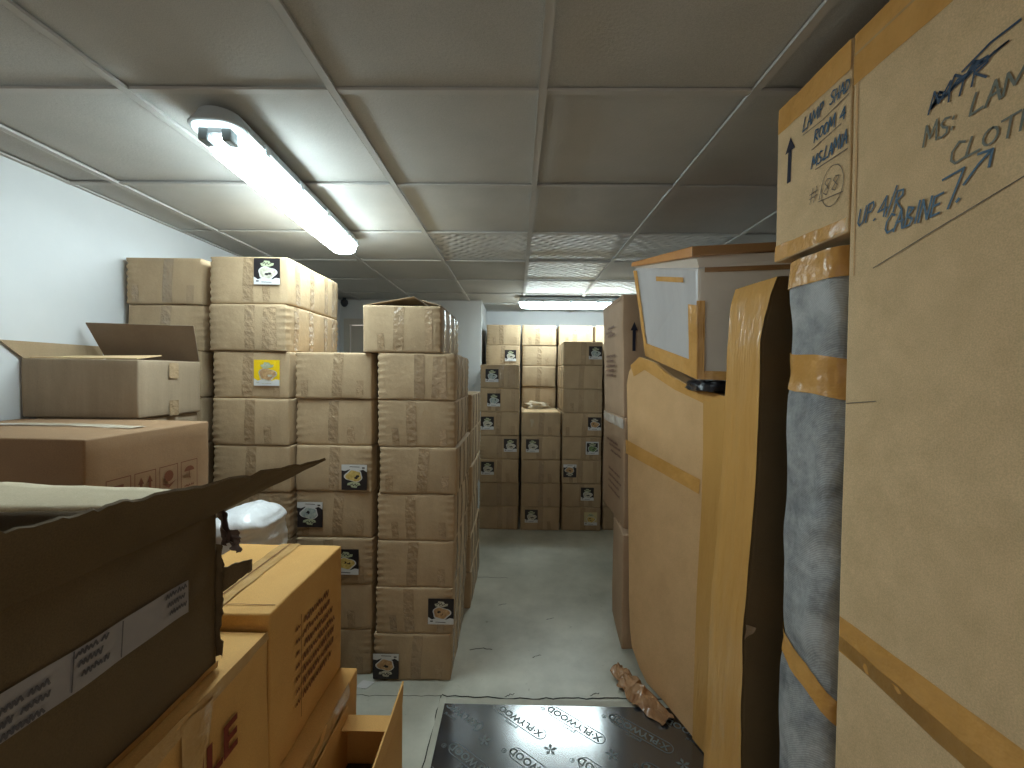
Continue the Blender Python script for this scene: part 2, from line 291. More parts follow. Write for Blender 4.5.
# ------------------------------------------------------------------ setting
def build_setting():
    bm = bmesh.new(); add_box(bm, -1.96, 1.62, -2, 5.39, -.1, 0); fl = struct(obj('floor', bm, FLOOR))
    # cracks and joints in the floor
    def crack(pts, wd, seed):
        r = random.Random(seed); bm = bmesh.new(); pl = Plane((0, 0, 0), (1, 0, 0), (0, 1, 0)); out = []
        for (a, b), (c, d) in zip(pts, pts[1:]):
            n = max(4, int(math.hypot(c-a, d-b)/.03))
            for i in range(n): out.append((a+(c-a)*i/n+r.uniform(-1, 1)*.004, b+(d-b)*i/n+r.uniform(-1, 1)*.005))
        out.append(pts[-1]); stroke(bm, pl, out, wd, .0012); return obj('floor_crack', bm, CRACK, fl)
    crack([(-.95, 1.91), (-.335, 1.925)], .003, 1); crack([(-.335, 1.925), (.0, 1.915), (.58, 1.93), (1.2, 1.94)], .007, 2)
    crack([(-.335, 1.925), (-.345, 1.5), (-.35, .9)], .005, 3); crack([(-.30, 3.08), (-.05, 3.07)], .004, 4)
    crack([(-.24, 2.25), (-.17, 2.27), (-.12, 2.26)], .006, 5)
    for i, (x, y) in enumerate([(-.04, 1.925), (.36, 1.94), (.1, 2.2), (.2, 2.55), (-.1, 2.7)]): crack([(x, y), (x+.02, y+.012), (x+.045, y+.02)], .0035, 10+i)
    def wall(name, *b, m=WALL): bm = bmesh.new(); add_box(bm, *b); return struct(obj(name, bm, m))
    wall('wall_left', -2.06, -1.96, -2, 4.63, 0, CEIL+.1); wall('wall_right', 1.62, 1.72, -2, 5.5, 0, CEIL+.1)
    wall('wall_back', -.40, 1.62, 5.39, 5.49, 0, CEIL+.1)
    # the nearer wall on the left holds a door, and turns the corner
    bm = bmesh.new(); add_box(bm, -1.96, -1.87, 4.63, 4.75, 0, CEIL+.1); add_box(bm, -1.05, -.40, 4.63, 5.39, 0, CEIL+.1); add_box(bm, -1.87, -1.05, 4.63, 4.75, 2.08, CEIL+.1)
    struct(obj('wall_corner', bm, WALLG))
    bm = bmesh.new(); add_box(bm, -1.85, -1.07, 4.66, 4.70, .005, 2.03); d = struct(obj('door_1', bm, DOORM))
    bm = bmesh.new()
    for b in ((-1.91, -1.85, 4.605, 4.63, 0, 2.10), (-1.07, -1.01, 4.605, 4.63, 0, 2.10), (-1.85, -1.07, 4.605, 4.63, 2.035, 2.10)): add_box(bm, *b)
    obj('door_frame', bm, DOORM, d)
    bm = bmesh.new(); add_box(bm, -1.80, -1.74, 4.62, 4.66, 1.0, 1.06); obj('door_handle', bm, TRAY, d)
    # ceiling: slab, tiles, grid
    bm = bmesh.new(); add_box(bm, -2.06, 1.72, -2.1, 5.5, CEIL+.03, CEIL+.1); ce = struct(obj('ceiling', bm, TILE))
    X0, Y0 = .0636, 1.2177
    emb = {(-1, 2), (0, 2), (1, 2), (0, 3), (0, 4), (1, 4)}
    bt = bmesh.new(); be = bmesh.new()
    for i in range(-4, 3):
        for j in range(-6, 7):
            x0 = X0+.6*i; y0 = Y0+.6*j; a, b, c, dd = max(x0, -1.96), min(x0+.6, 1.62), max(y0, -2), min(y0+.6, 5.39)
            if b-a < .01 or dd-c < .01: continue
            r = random.Random(i*31+j); z = CEIL+.009+r.uniform(-.002, .003)
            add_box(be if (i, j) in emb else bt, a+.003, b-.003, c+.003, dd-.003, z, CEIL+.028)
    obj('plain_ceiling_tiles', bt, TILE, ce); obj('embossed_ceiling_tiles', be, EMB, ce)
    bm = bmesh.new()
    for i in range(-3, 3):
        x = X0+.6*i; add_box(bm, x-.012, x+.012, -2, 5.39, CEIL-.005, CEIL+.004)
        add_box(bm, x-.012, x-.0112, -2, 5.39, CEIL-.0056, CEIL-.005)
    for j in range(-5, 7):
        y = Y0+.6*j; add_box(bm, -1.96, 1.62, y-.010, y+.010, CEIL-.003, CEIL+.0045)
    add_box(bm, -1.96, -1.94, -2, 4.63, CEIL-.002, CEIL+.004); add_box(bm, -.40, 1.62, 5.37, 5.39, CEIL-.002, CEIL+.004); add_box(bm, -1.96, -.4, 4.61, 4.63, CEIL-.002, CEIL+.004)
    obj('ceiling_grid', bm, GRID, ce)
build_setting()
# ------------------------------------------------------------------ lamps
def rounded(L, W, r, n=6):
    out = []
    for cx, cy, a0 in ((L/2-r, W/2-r, 0), (-L/2+r, W/2-r, 90), (-L/2+r, -W/2+r, 180), (L/2-r, -W/2+r, 270)):
        out += [(cx+r*math.cos(math.radians(a0+90*i/n)), cy+r*math.sin(math.radians(a0+90*i/n))) for i in range(n+1)]
    return out
def loft(bm, rings, mi=0, cap=True):
    vs = [[bm.verts.new(p) for p in r] for r in rings]
    for a, b in zip(vs, vs[1:]):
        n = len(a)
        for i in range(n): bm.faces.new((a[i], a[(i+1) % n], b[(i+1) % n], b[i])).material_index = mi
    if cap:
        bm.faces.new(vs[0][::-1]).material_index = mi; bm.faces.new(vs[-1]).material_index = mi
def make_lamp():
    r = empty('ceiling_lamp')
    bm = bmesh.new(); loft(bm, [[(x, y, z) for x, y in rounded(L, W, .055)] for L, W, z in ((1.24, .12, 0), (1.25, .135, -.020), (1.27, .164, -.043), (1.268, .162, -.047))]); obj('lamp_tray', bm, TRAY, r)
    bm = bmesh.new()
    def ring(x0, x1, W, z): return [(x0+(x1-x0)*(.5+x/1.0)*1.0, y, z) for x, y in rounded(1.0, W, .05)]
    loft(bm, [[(x*1.0+.035, y, z) for x, y in rounded(L, W, .05)] for L, W, z in ((1.16, .140, -.0475), (1.16, .139, -.070), (1.15, .126, -.092), (1.12, .10, -.103))])
    obj('lamp_diffuser', bm, GLOW, r, True)
    bm = bmesh.new()
    loft(bm, [[(x, y, z) for x, y in rounded(L, W, .05)] for L, W, z in ((1.25, .150, -.0471), (1.25, .147, -.053))]); obj('clear_rim', bm, CAPG, r)
    for y in (-.035, .035):
        bm = bmesh.new(); add_box(bm, -.600, -.555, y-.014, y+.014, -.092, -.0535); bevel(bm, .005); obj('tube_holder', bm, HOLD, r)
    bm = bmesh.new(); add_box(bm, -.598, -.575, -.02, .02, -.068, -.0532); obj('wiring_block', bm, TRAY, r)
    for x in (-.45, -.18, .1, .38, .55):
        for s in (-1, 1):
            bm = bmesh.new(); add_box(bm, x-.014, x+.014, s*.082-.005, s*.082+.005, -.062, -.03); bevel(bm, .003, 1); obj('lamp_clip', bm, CLIP, r)
    return r
def copy_tree(o, parent=None):
    c = o.copy(); COL.objects.link(c)
    if parent: c.parent = parent
    for ch in list(o.children): copy_tree(ch, c)
    return c
lamp1 = make_lamp(); lamp1.location = (-.982, 1.895, CEIL-.005); lamp1.rotation_euler = (0, 0, math.radians(90+4.0))
tag(lamp1, 'long twin tube lamp on the ceiling near the left wall, seen end-on', 'ceiling lamp', None)
lamp2 = copy_tree(lamp1); lamp2.location = (.64, 4.40, CEIL-.005); lamp2.rotation_euler = (0, 0, math.radians(180))
tag(lamp2, 'twin tube lamp lying crosswise on the ceiling at the far end', 'ceiling lamp', None)
# ------------------------------------------------------------------ cartons
def disp(p, W, D, H, seed):
    x, y, z = p; q = Vector((x, y, z))
    n = Vector((noise.noise(Vector((x*7+seed, y*7, z*7))), noise.noise(Vector((x*7, y*7+seed+9, z*7))), noise.noise(Vector((x*7, y*7, z*7+seed+5)))))
    d = n*.004
    # faces swell a little in the middle, the top sags
    fx = max(0, 1-(2*x/W)**2); fz = max(0, 1-(2*z/H-1)**2); fy = max(0, 1-(2*y/D)**2)
    if abs(abs(y)-D/2) < 1e-6: d.y += math.copysign(.005*fx*fz, y)
    if abs(abs(x)-W/2) < 1e-6: d.x += math.copysign(.004*fy*fz, x)
    # crimped corner seams
    ex = W/2-abs(x); ey = D/2-abs(y)
    side = 1 if x > 0 else -1
    if ex < .02 and ey < .02 and (int(seed*10)+side) % 3 != 0:
        a = .0055*max(0, math.sin(z*2*math.pi/.034+seed))
        d.x -= side*a*.8; d.y -= math.copysign(a, y)
    return q+d
def axis(n, L, r=.007, c=False):
    a, b = (-L/2, L/2) if not c else (0, L)
    return [a]+[a+r+(b-a-2*r)*i/(n-2) for i in range(n-1)]+[b]
def carton_bm(W, D, H, seed, nx=12, ny=12, nz=22):
    bm = bmesh.new(); X = axis(nx, W); Yy = axis(ny, D); Z = axis(nz, H, .006, True); V = {}
    def vert(i, j, k):
        if (i, j, k) in V: return V[i, j, k]
        p = Vector((X[i], Yy[j], Z[k])); e = sum((i in (0, nx), j in (0, ny), k in (0, nz)))
        q = disp(p, W, D, H, seed)
        if e >= 2:
            if i in (0, nx): q.x -= math.copysign(.0025, p.x)
            if j in (0, ny): q.y -= math.copysign(.0025, p.y)
            if k == 0: q.z += .0015
            if k == nz: q.z -= .002
        if k == 0 : q.z = max(q.z, .0005)
        if k == nz: q.z = min(q.z, H-.0005)
        V[i, j, k] = bm.verts.new(q); return V[i, j, k]
    for i in range(nx):
        for j in range(ny):
            for k in (0, nz): bm.faces.new([vert(*t) for t in ((i, j, k), (i+1, j, k), (i+1, j+1, k), (i, j+1, k))])
    for i in range(nx):
        for k in range(nz):
            for j in (0, ny): bm.faces.new([vert(*t) for t in ((i, j, k), (i+1, j, k), (i+1, j, k+1), (i, j, k+1))])
    for j in range(ny):
        for k in range(nz):
            for i in (0, nx): bm.faces.new([vert(*t) for t in ((i, j, k), (i, j+1, k), (i, j+1, k+1), (i, j, k+1))])
    return bm
def carton_tape(o, W, D, H, seed):
    r = random.Random(seed); cx = r.uniform(-.02, .02)
    def put(fn, nv):
        bm = bmesh.new(); add_grid(bm, fn, 3, nv); obj('packing_tape', bm, TAPEC, o, True)
    def face(px, y, sgn, z0, z1, wd, lean=0):
        put(lambda u, v: disp((px+(u-.5)*wd+lean*v, y, z0+(z1-z0)*v), W, D, H, seed)+Vector((0, sgn*.0016, 0)), 16)
    face(cx, -D/2, -1, .008, H-.006, .05, r.uniform(-.01, .01))
    for px in r.sample([-.14, -.10, .09, .13], 2 if seed % 2 < 1 else 1): face(px, -D/2, -1, .01, H*r.choice([.45, .98])-.01, .035, r.uniform(-.01, .01))
    for py in (-.2, -.05, .12, .22): put(lambda u, v: disp((W/2, py+(u-.5)*.045, .008+(H-.016)*v), W, D, H, seed)+Vector((.0016, 0, 0)), 12)
    for py in (-.15, .1): put(lambda u, v: disp((-W/2, py+(u-.5)*.045, .008+(H-.016)*v), W, D, H, seed)-Vector((.0016, 0, 0)), 12)
BW, BD, BH = .377, .585, .228
PROTO = []
for s in range(7):
    o = obj('carton', carton_bm(BW, BD, BH, s*1.7+.3), K, None, True)
    carton_tape(o, BW, BD, BH, s*1.7+.3)
    PROTO.append([o, False])
def sticker_mesh(kind, flip):
    """printed food sticker: ground, wavy white foot, picture and badge"""
    S = .0625; bm = bmesh.new(); pl = Plane((0, 0, 0), (1, 0, 0), (0, 0, 1)); r = random.Random(kind+str(flip))
    sg = -1 if flip else 1
    def P(pts): return [(a*S*(-1 if flip else 1), b*S*sg) for a, b in pts]
    add_box(bm, -S, S, -.0004, .0008, -S, S, 0)
    poly(bm, pl, P([(-1, -1), (1, -1), (1, -.55), (.7, -.5), (.4, -.62), (0, -.6), (-.35, -.5), (-.7, -.62), (-1, -.42)]), .0010, 1)
    if kind == 'framed':
        for q in ([(-1, -1), (1, -1), (1, -.8), (-1, -.8)], [(-1, .8), (1, .8), (1, 1), (-1, 1)], [(-1, -1), (-.85, -1), (-.85, 1), (-1, 1)], [(.85, -1), (1, -1), (1, 1), (.85, 1)]): poly(bm, pl, P(q), .0014, 1)
    bl = [(.02+.62*math.cos(a)*(1+.14*math.sin(3*a+1)), -.12+.42*math.sin(a)*(1+.12*math.sin(4*a))) for a in [i*2*math.pi/26 for i in range(26)]]
    poly(bm, pl, P([(a*1.14, b*1.16) for a, b in bl]), .0012, 1 if kind != 'yellow' else 4); poly(bm, pl, P(bl), .0016, 2)
    for i in range(5):
        a = r.uniform(-.35, .35); b = r.uniform(-.3, .05); poly(bm, pl, P([(a+.16*math.cos(t*1.05), b+.10*math.sin(t*1.05)) for t in range(6)]), .0020+.0001*i, 4 if i % 2 else 2)
    poly(bm, pl, P([(-.42, .42), (-.5, .6), (-.25, .66), (-.2, .82), (.2, .78), (.3, .62), (.55, .62), (.5, .45), (.2, .36), (-.15, .36)]), .0014, 3)
    stroke(bm, pl, P([(-.3, .55), (-.15, .68), (-.1, .5), (.05, .66), (.12, .5), (.3, .6)]), .003, .0018, 4)
    stroke(bm, pl, P([(-.4, -.82), (.35, -.84)]), .003, .0014, 4); stroke(bm, pl, P([(-.8, -.75), (-.65, -.75)]), .006, .0014, 4)
    me = bpy.data.meshes.new('sticker'); bm.to_mesh(me); bm.free()
    base = {'yellow': YEL, 'pale': PALEY}.get(kind, BLACKP); food = {'pale': FOODY, 'bread': FOOD, 'cream': FOODC, 'yellow': FOOD, 'blue': FOODB, 'framed': FOODG, 'egg': FOODY}[kind]
    for m in (base, WHITEP, food, LOGO if kind != 'bread' else FOODC, BLACKP if kind not in ('yellow',) else FOODC): me.materials.append(m)
    return me
SM = {}
def add_sticker(o, kind, x, z, flip=False, D=BD, lean=0.):
    if (kind, flip) not in SM: SM[kind, flip] = sticker_mesh(kind, flip)
    s = bpy.data.objects.new('sticker', SM[kind, flip]); COL.objects.link(s); s.parent = o
    s.location = (x, -D/2-.0105, z); s.rotation_euler = (0, lean, 0)
    s['label'] = {'pale': 'pale yellow food sticker', 'yellow': 'yellow food sticker', 'framed': 'white framed sticker with green food', 'blue': 'black sticker with bluish food'}.get(kind, 'square black food picture sticker')
    return s
rs = random.Random(5)
def carton(x, yf, z, label, group, mat=None, flipY=False, rz=None):
    """x centre, yf front face, z bottom"""
    e = PROTO[rs.randrange(7)]
    if not e[1]: o = e[0]; e[1] = True
    else: o = copy_tree_nostick(e[0])
    o.location = (x, yf+BD/2, z); o.rotation_euler = (0, 0, math.radians(rs.uniform(-.7, .7) if rz is None else rz))
    tag(o, label, 'cardboard box', group); return o
def copy_tree_nostick(src):
    c = src.copy(); COL.objects.link(c)
    for ch in src.children:
        if ch.name.startswith('packing_tape'): d = ch.copy(); COL.objects.link(d); d.parent = c
    return c
ORD = ['top', 'second', 'third', 'fourth', 'fifth', 'sixth', 'seventh', 'eighth', 'ninth']
def stack(n, xs, yf, where, group, stick={}, extra={}, jit=.006):
    out = []
    for k in range(n):                       # k = 0 is the top one
        x = xs[k] if isinstance(xs, list) else xs+rs.uniform(-jit, jit)
        pos = 'topmost' if k == 0 else ('lowest' if k == n-1 else ORD[k]+' from top')
        desc = 'taped brown carton'
        if k in stick: desc = {'yellow': 'brown carton with yellow sticker', 'pale': 'brown carton with pale sticker', 'framed': 'brown carton with framed sticker'}.get(stick[k][0], 'brown carton with black picture sticker')
        if k in extra: desc = extra[k]
        o = carton(x, yf+rs.uniform(-.008, .008), .001+(n-1-k)*(BH+.0006), f'{desc}, {pos} of {where}', group)
        if k in stick: add_sticker(o, *stick[k])
        out.append(o)
    return out
GA = 'cartons stacked on the left side of the aisle'
A = stack(8, [-.555, -.488, -.487, -.475, -.484, -.487, -.491, -.500], 2.02, 'the nearest stack beside the aisle', GA,
      {6: ('bread', .133, .118), 7: ('bread', -.125, .075, True)}, {0: 'brown carton with gaping lid flaps'})
A2 = stack(6, -.474, 2.665, 'the stack right behind the aisle-side stack', GA)
B = stack(7, -.896, 2.05, 'the second stack from the aisle', GA,
      {2: ('egg', .105, .075, True), 3: ('blue', -.115, .115, True), 4: ('egg', .062, .115, False)}, jit=.003)
Cc = stack(9, [-1.305, -1.303, -1.292, -1.290, -1.289, -1.289, -1.289, -1.289, -1.289], 2.02, 'the tall nine-high stack below the lamp', GA,
      {0: ('cream', .095, .155), 2: ('yellow', .085, .125)})
Dd = stack(9, -1.765, 2.06, 'the tall stack against the left wall', GA)
for o in Dd: o.location.x = -1.745
# open lid of the topmost aisle-side carton
a0 = A[0]; hw = BW/2
def lid(name, pts, parent, mat=K, th=.004):
    bm = bmesh.new(); bm.faces.new([bm.verts.new(p) for p in pts]); bmesh.ops.recalc_face_normals(bm, faces=bm.faces)
    bmesh.ops.subdivide_edges(bm, edges=list(bm.edges), cuts=4, use_grid_fill=True)
    o = obj(name, bm, mat, parent, False, recalc=False); s = o.modifiers.new('thickness', 'SOLIDIFY'); s.thickness = th; s.offset = 0; return o
lid('lid_flap', [(-hw+.004, -BD/2+.01, BH+.002), (-hw+.004, BD/2-.05, BH+.004), (.05, BD/2-.05, BH+.055), (.05, -BD/2+.02, BH+.046)], a0)
lid('lid_flap', [(hw-.004, -BD/2+.01, BH+.002), (hw-.004, BD/2-.05, BH+.004), (.06, BD/2-.05, BH+.052), (.085, -BD/2+.02, BH+.03)], a0, KS)
GB = 'cartons stacked at the back of the room'
Ls = stack(7, -.163, 4.04, 'the front back-room stack at left', GB,
      {0: ('blue', -.075, .12), 1: ('blue', -.06, .115), 2: ('cream', -.12, .12), 3: ('cream', .105, .135), 4: ('cream', -.11, .14)}, jit=.003)
Ms = stack(5, .237, 4.04, 'the short middle front back-room stack', GB,
      {1: ('cream', -.08, .135), 4: ('cream', -.085, .14)}, jit=.003)
Rs_ = stack(8, .634, 4.04, 'the front back-room stack at right', GB,
      {0: ('blue', .115, .12), 3: ('bread', .115, .125), 4: ('framed', .10, .118), 5: ('bread', -.115, .125, True), 6: ('cream', .055, .13), 7: ('pale', .09, .12)}, jit=.003)
XR = stack(8, 1.040, 4.06, 'the back-room stack beside the upright boxes', GB, jit=.003)
R1 = stack(9, -.157, 4.68, 'the leftmost back-wall column', GB, {1: ('cream', .085, .115)}, jit=.003)
R2 = stack(9, .243, 4.68, 'the second back-wall column', GB, jit=.003)
R3 = stack(9, .650, 4.68, 'the third back-wall column', GB, jit=.003)
R4 = stack(9, 1.052, 4.68, 'the rightmost back-wall column', GB, jit=.003)
for e in PROTO:
    if not e[1]:
        for ch in list(e[0].children): bpy.data.objects.remove(ch)
        bpy.data.objects.remove(e[0])
# worn mark on the short stack, its opened flaps and the crumpled wrap in it
m0 = Ms[0]
bm = bmesh.new(); pl = Plane((-.09, -BD/2-.0095, .12), (1, 0, 0), (0, 0, 1)); poly(bm, pl, [(-.018, .04), (.016, .045), (.02, .01), (.008, -.01), (.006, -.03), (-.008, -.03), (-.008, 0)]); obj('torn_patch', bm, LINER, m0)
lid('lid_flap', [(-hw+.002, -BD/2+.01, BH), (-hw+.002, BD/2-.01, BH), (-hw-.0, BD/2-.01, BH+.003), (-hw+.15, -BD/2+.10, BH+.01)], m0)
lid('lid_flap', [(-hw+.01, -BD/2+.004, BH+.001), (hw-.01, -BD/2+.004, BH+.001), (hw-.03, -BD/2+.16, BH+.012), (-hw+.03, -BD/2+.16, BH+.014)], m0, KP)
def blob(name, c, s, seed, mat, amp=.35, sub=4, flat=None, parent=None, freq=2.0):
    bm = bmesh.new(); bmesh.ops.create_icosphere(bm, subdivisions=sub, radius=1)
    for v in bm.verts:
        p = v.co.copy(); k = 1+amp*noise.fractal(p*freq+Vector((seed, seed*2, 0)), 1.0, 2.0, 4)+amp*.4*abs(noise.noise(p*freq*2.5+Vector((0, seed, 3))))
        # boxy cushion shape
        q = Vector([math.copysign(abs(a)**.7, a) for a in p])*k
        v.co = Vector((c[0]+q.x*s[0], c[1]+q.y*s[1], c[2]+q.z*s[2]))
        if flat is not None and v.co.z < flat: v.co.z = flat
    return obj(name, bm, mat, parent, True)
zM = 5*(BH+.0006)+.001
tag(blob('plastic_wrap', (.20, 4.28, zM+.045), (.11, .08, .035), 3, noisemat('beige_wrap', (.50, .40, .28), (.62, .52, .38), 20, .4, .6, 25), .5, 4, zM+.016),
    'crumpled pale plastic wrap lying on the short back-room stack', 'plastic wrap')
# ------------------------------------------------------------------ generic larger boxes
def big_box(name, x0, x1, y0, y1, z0, z1, mat, seed, label, cat='cardboard box', group=None, amp=.004, bev=.006, cuts=9, cx=None):
    """root sits at the base centre; vertices carry small dents"""
    bx, by = (x0+x1)/2, (y0+y1)/2; bm = bmesh.new(); add_box(bm, x0-bx, x1-bx, y0-by, y1-by, 0, z1-z0)
    bmesh.ops.bevel(bm, geom=list(bm.edges), offset=bev, segments=2, affect='EDGES', profile=.6)
    bmesh.ops.subdivide_edges(bm, edges=[e for e in bm.edges if e.calc_length() > .1], cuts=cuts, use_grid_fill=True)
    for v in bm.verts:
        z = v.co.z; v.co += Vector((ns(v.co, 5, seed), ns(v.co, 5, seed+7), ns(v.co, 5, seed+3)*.5))*amp
        if z < 1e-5 or v.co.z < 0: v.co.z = 0
    o = obj(name, bm, mat, None, True); o.location = (bx, by, z0)
    tag(o, label, cat, group); return o
def local(o, p): return Vector(p)-o.location
def strip(name, pts, mat, parent, th=.0015, wob=0, seed=0):
    """flat band given by 4 world corners, lying on a surface"""
    q = [Vector(p)-parent.location for p in pts]
    def fn(u, v):
        p = q[0].lerp(q[1], u).lerp(q[3].lerp(q[2], u), v)
        return p+(Vector((ns(p, 30, seed), ns(p, 30, seed+2), ns(p, 30, seed+5)))*wob if wob else Vector((0, 0, 0)))
    return sheet(name, fn, 16, 4, th, mat, parent)
# --- box with the print F2 and what carries it
GL = 'hidden supporting cartons under the left boxes'
f2 = big_box('printed_carton', -1.93, -1.20, 1.148, 1.62, .86, 1.308, KB, 2, 'brown carton with red handling symbols on its side, standing behind the torn box')
for v in f2.data.vertices:      # the lid swells upward
    if v.co.z > .42: v.co.z += .010*max(0, 1-(v.co.x/.365)**2)*max(0, 1-(v.co.y/.236)**2)
big_box('plain_carton', -1.93, -1.22, 1.16, 1.60, .43, .859, KB, 3, 'plain brown carton directly below the carton with red handling symbols')
big_box('plain_carton', -1.92, -1.21, 1.15, 1.61, 0, .429, KB, 4, 'plain brown carton on the floor below the handling symbol carton')
px = -1.1955
pl = Plane(local(f2, (px, 0, 0)), (0, 1, 0), (0, 0, 1))
def yz(pl, o, pts): return pts
bm = bmesh.new(); base = f2.location; pl = Plane(Vector((px-base.x, -base.y, -base.z)), (0, 1, 0), (0, 0, 1))
for i, (a, b) in enumerate(((1.204, 1.282), (1.296, 1.372), (1.388, 1.462), (1.478, 1.552))):
    z0, z1 = 1.072, 1.175
    for q in ([(a, z0), (b, z0)], [(a, z1), (b, z1)], [(a, z0), (a, z1)], [(b, z0), (b, z1)]): stroke(bm, pl, q, .0028)
    c = (a+b)/2
    if i == 0: poly(bm, pl, [(c-.016, 1.155), (c+.016, 1.155), (c+.012, 1.125), (c+.003, 1.115), (c+.003, 1.095), (c+.012, 1.09), (c-.012, 1.09), (c-.003, 1.095), (c-.003, 1.115), (c-.012, 1.125)])
    if i == 1:
        for s in (-.016, .016):
            stroke(bm, pl, [(c+s, 1.085), (c+s, 1.14)], .010); poly(bm, pl, [(c+s-.011, 1.138), (c+s+.011, 1.138), (c+s, 1.160)])
    if i == 2:
        poly(bm, pl, arc(c, 1.14, .019, .019, 0, 345, 16)); poly(bm, pl, [(c-.03, 1.12), (c, 1.098), (c+.03, 1.12), (c, 1.11)]); stroke(bm, pl, [(c-.015, 1.085), (c+.015, 1.085)], .006)
    if i == 3:
        poly(bm, pl, arc(c, 1.138, .023, .018, 0, 180, 12)); stroke(bm, pl, [(c, 1.138), (c, 1.115), (c+.006, 1.112)], .003); dashes(bm, pl, c-.022, c+.022, 1.082, .008, 4)
obj('printed_symbols', bm, RED if False else plain('symbol_print', (.16, .05, .02), .7), f2)
CT = noisemat('shiny_clear_tape', (.60, .50, .38), (.74, .64, .50), 9, .2, .8, 30, spec=.8)
def lidtape(u, v):
    x = -.345+.66*u; y = -.04+.055*v+.004*math.sin(u*20); return Vector((x, y, .4505+.010*max(0, 1-(x/.365)**2)*max(0, 1-(y/.236)**2)+.0015*noise.noise(Vector((x*30, y*30, 0)))))
sheet('packing_tape', lidtape, 40, 4, .001, CT, f2)
# --- open carton F3 near the wall
f3 = big_box('open_carton', -1.952, -1.485, 1.630, 1.955, 1.312, 1.545, KS, 6, 'open grey-brown carton against the left wall with a tall raised flap')
o = f3.location
lid('raised_flap', [Vector(p)-o for p in ((-1.925, 1.953, 1.547), (-1.490, 1.953, 1.547), (-1.455, 1.875, 1.705), (-1.925, 1.855, 1.712))], f3, INNER, .005)
lid('side_flap', [Vector(p)-o for p in ((-1.948, 1.635, 1.545), (-1.948, 1.955, 1.545), (-1.950, 1.95, 1.612), (-1.952, 1.56, 1.612))], f3, K, .005)
lid('top_flap', [Vector(p)-o for p in ((-1.93, 1.64, 1.548), (-1.50, 1.64, 1.548), (-1.52, 1.78, 1.566), (-1.90, 1.78, 1.560))], f3, KP, .004)
for z in (1.34, 1.50):
    strip('packing_tape', [(-1.4795, 1.77, z-.03), (-1.4795, 1.82, z-.03), (-1.4795, 1.82, z+.035), (-1.4795, 1.77, z+.035)], TAPEC, f3)
for i in range(5): big_box('plain_carton', -1.92, -1.495, 1.645, 1.95, .001+i*.262, .262+i*.262, KS, 20+i, 'plain carton stacked below the open grey-brown carton by the left wall', group=GL)
# --- F1: torn dark carton in the foreground
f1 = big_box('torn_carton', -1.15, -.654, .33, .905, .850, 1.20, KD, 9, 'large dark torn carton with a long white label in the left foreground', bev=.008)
o = f1.location; pl = Plane(Vector((-.6515-o.x, -o.y, -o.z)), (0, 1, 0), (0, 0, 1))
bm = bmesh.new(); add_grid(bm, lambda u, v: pl.p(.36+(.820-.36)*u, 1.028-.008*u+(.064)*v+.002*math.sin(u*9), .0020+.001*math.sin(u*25)), 24, 3); lb = obj('paper_label', bm, LABELP, f1, True); lb['label'] = 'long white address label'
bm = bmesh.new()
for k, (a, b) in enumerate(((.40, .57), (.605, .655), (.765, .812))):
    for j in range(3):
        dashes(bm, pl, a+.004*j, b, 1.078-.017*j-(.012 if k == 0 else 0)-.004, .009, k*9+j)
for q in bm.verts: q.co.x += .0028
for e in (.598, .675): stroke(bm, pl, [(e, 1.028), (e+.004, 1.085)], .002, .0045)
obj('label_print', bm, GREYP, lb)
# the big outward flap, torn along its edge
rt = random.Random(3)
def flap_fn(u, v):
    """u along the hinge from near to far, v outwards"""
    y = .33+(.905-.33)*u; hx, hz = -.6565, 1.192
    near = Vector((-.668, .33, 1.300)); mid = Vector((-.612, .66, 1.294)); far = Vector((-.429, .935, 1.305))
    outer = near.lerp(mid, min(1, u/.6)) if u < .6 else mid.lerp(far, (u-.6)/.4)
    outer = Vector(outer); j = .006*noise.noise(Vector((u*40, 2.2, 0)))+.004*noise.noise(Vector((u*90, 5, 0))); outer.z += j; outer.y += j
    h = Vector((hx, y, hz)); p = h.lerp(outer, v); p.z += .010*math.sin(math.pi*v)*(1-u)+.002*ns(p, 25)
    return p-o
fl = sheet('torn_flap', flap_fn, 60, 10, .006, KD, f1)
def spl(u, v):
    a = Vector((-.655, .885, 1.205)).lerp(Vector((-.429, .945, 1.305)), u); return a-o+Vector((0, .03*v*(1-u), .012*v*(1-u)))
# inner flaps and ragged corner
lid('inner_flap', [Vector(p)-o for p in ((-.69, .90, 1.228), (-1.15, .90, 1.243), (-1.15, .70, 1.246), (-.98, .73, 1.246), (-.80, .80, 1.244))], f1, LINER, .004) if False else None
bm = bmesh.new(); add_grid(bm, lambda u, v: Vector((-1.15+(.475-.06*v)*u, .905-(.185-.06*u)*v, 1.247-.012*u))-o+Vector((0, 0, .004*noise.noise(Vector((u*5, v*5, 0))))), 14, 6)
fi = obj('inner_flap', bm, LINER, f1, True, recalc=False); s = fi.modifiers.new('thickness', 'SOLIDIFY'); s.thickness = .005
def rag(name, c0, c1, wd, seed, mat):
    def fn(u, v):
        p = Vector(c0).lerp(Vector(c1), u); a = v*3.6; r = wd*(1+.5*noise.noise(Vector((u*6, seed, 0))))
        return p-o+Vector((r*math.cos(a+seed), .4*r*math.sin(a), 0))+Vector((ns(p*1.0, 60, seed+v), ns(p, 60, seed+3+v), ns(p, 60, seed+8+v)))*.008
    return sheet(name, fn, 18, 10, .002, mat, f1)
RAG = noisemat('dark_torn_tape', (.07, .045, .035), (.13, .085, .07), 20, .35, .6, 40, spec=.5)
rag('torn_tape', (-.645, .905, 1.215), (-.630, .908, 1.12), .014, 1, RAG); rag('torn_tape', (-.628, .91, 1.15), (-.622, .92, 1.10), .012, 4, RAG)
rag('corner_tape', (-.652, .905, 1.12), (-.655, .905, .87), .010, 6, KD)
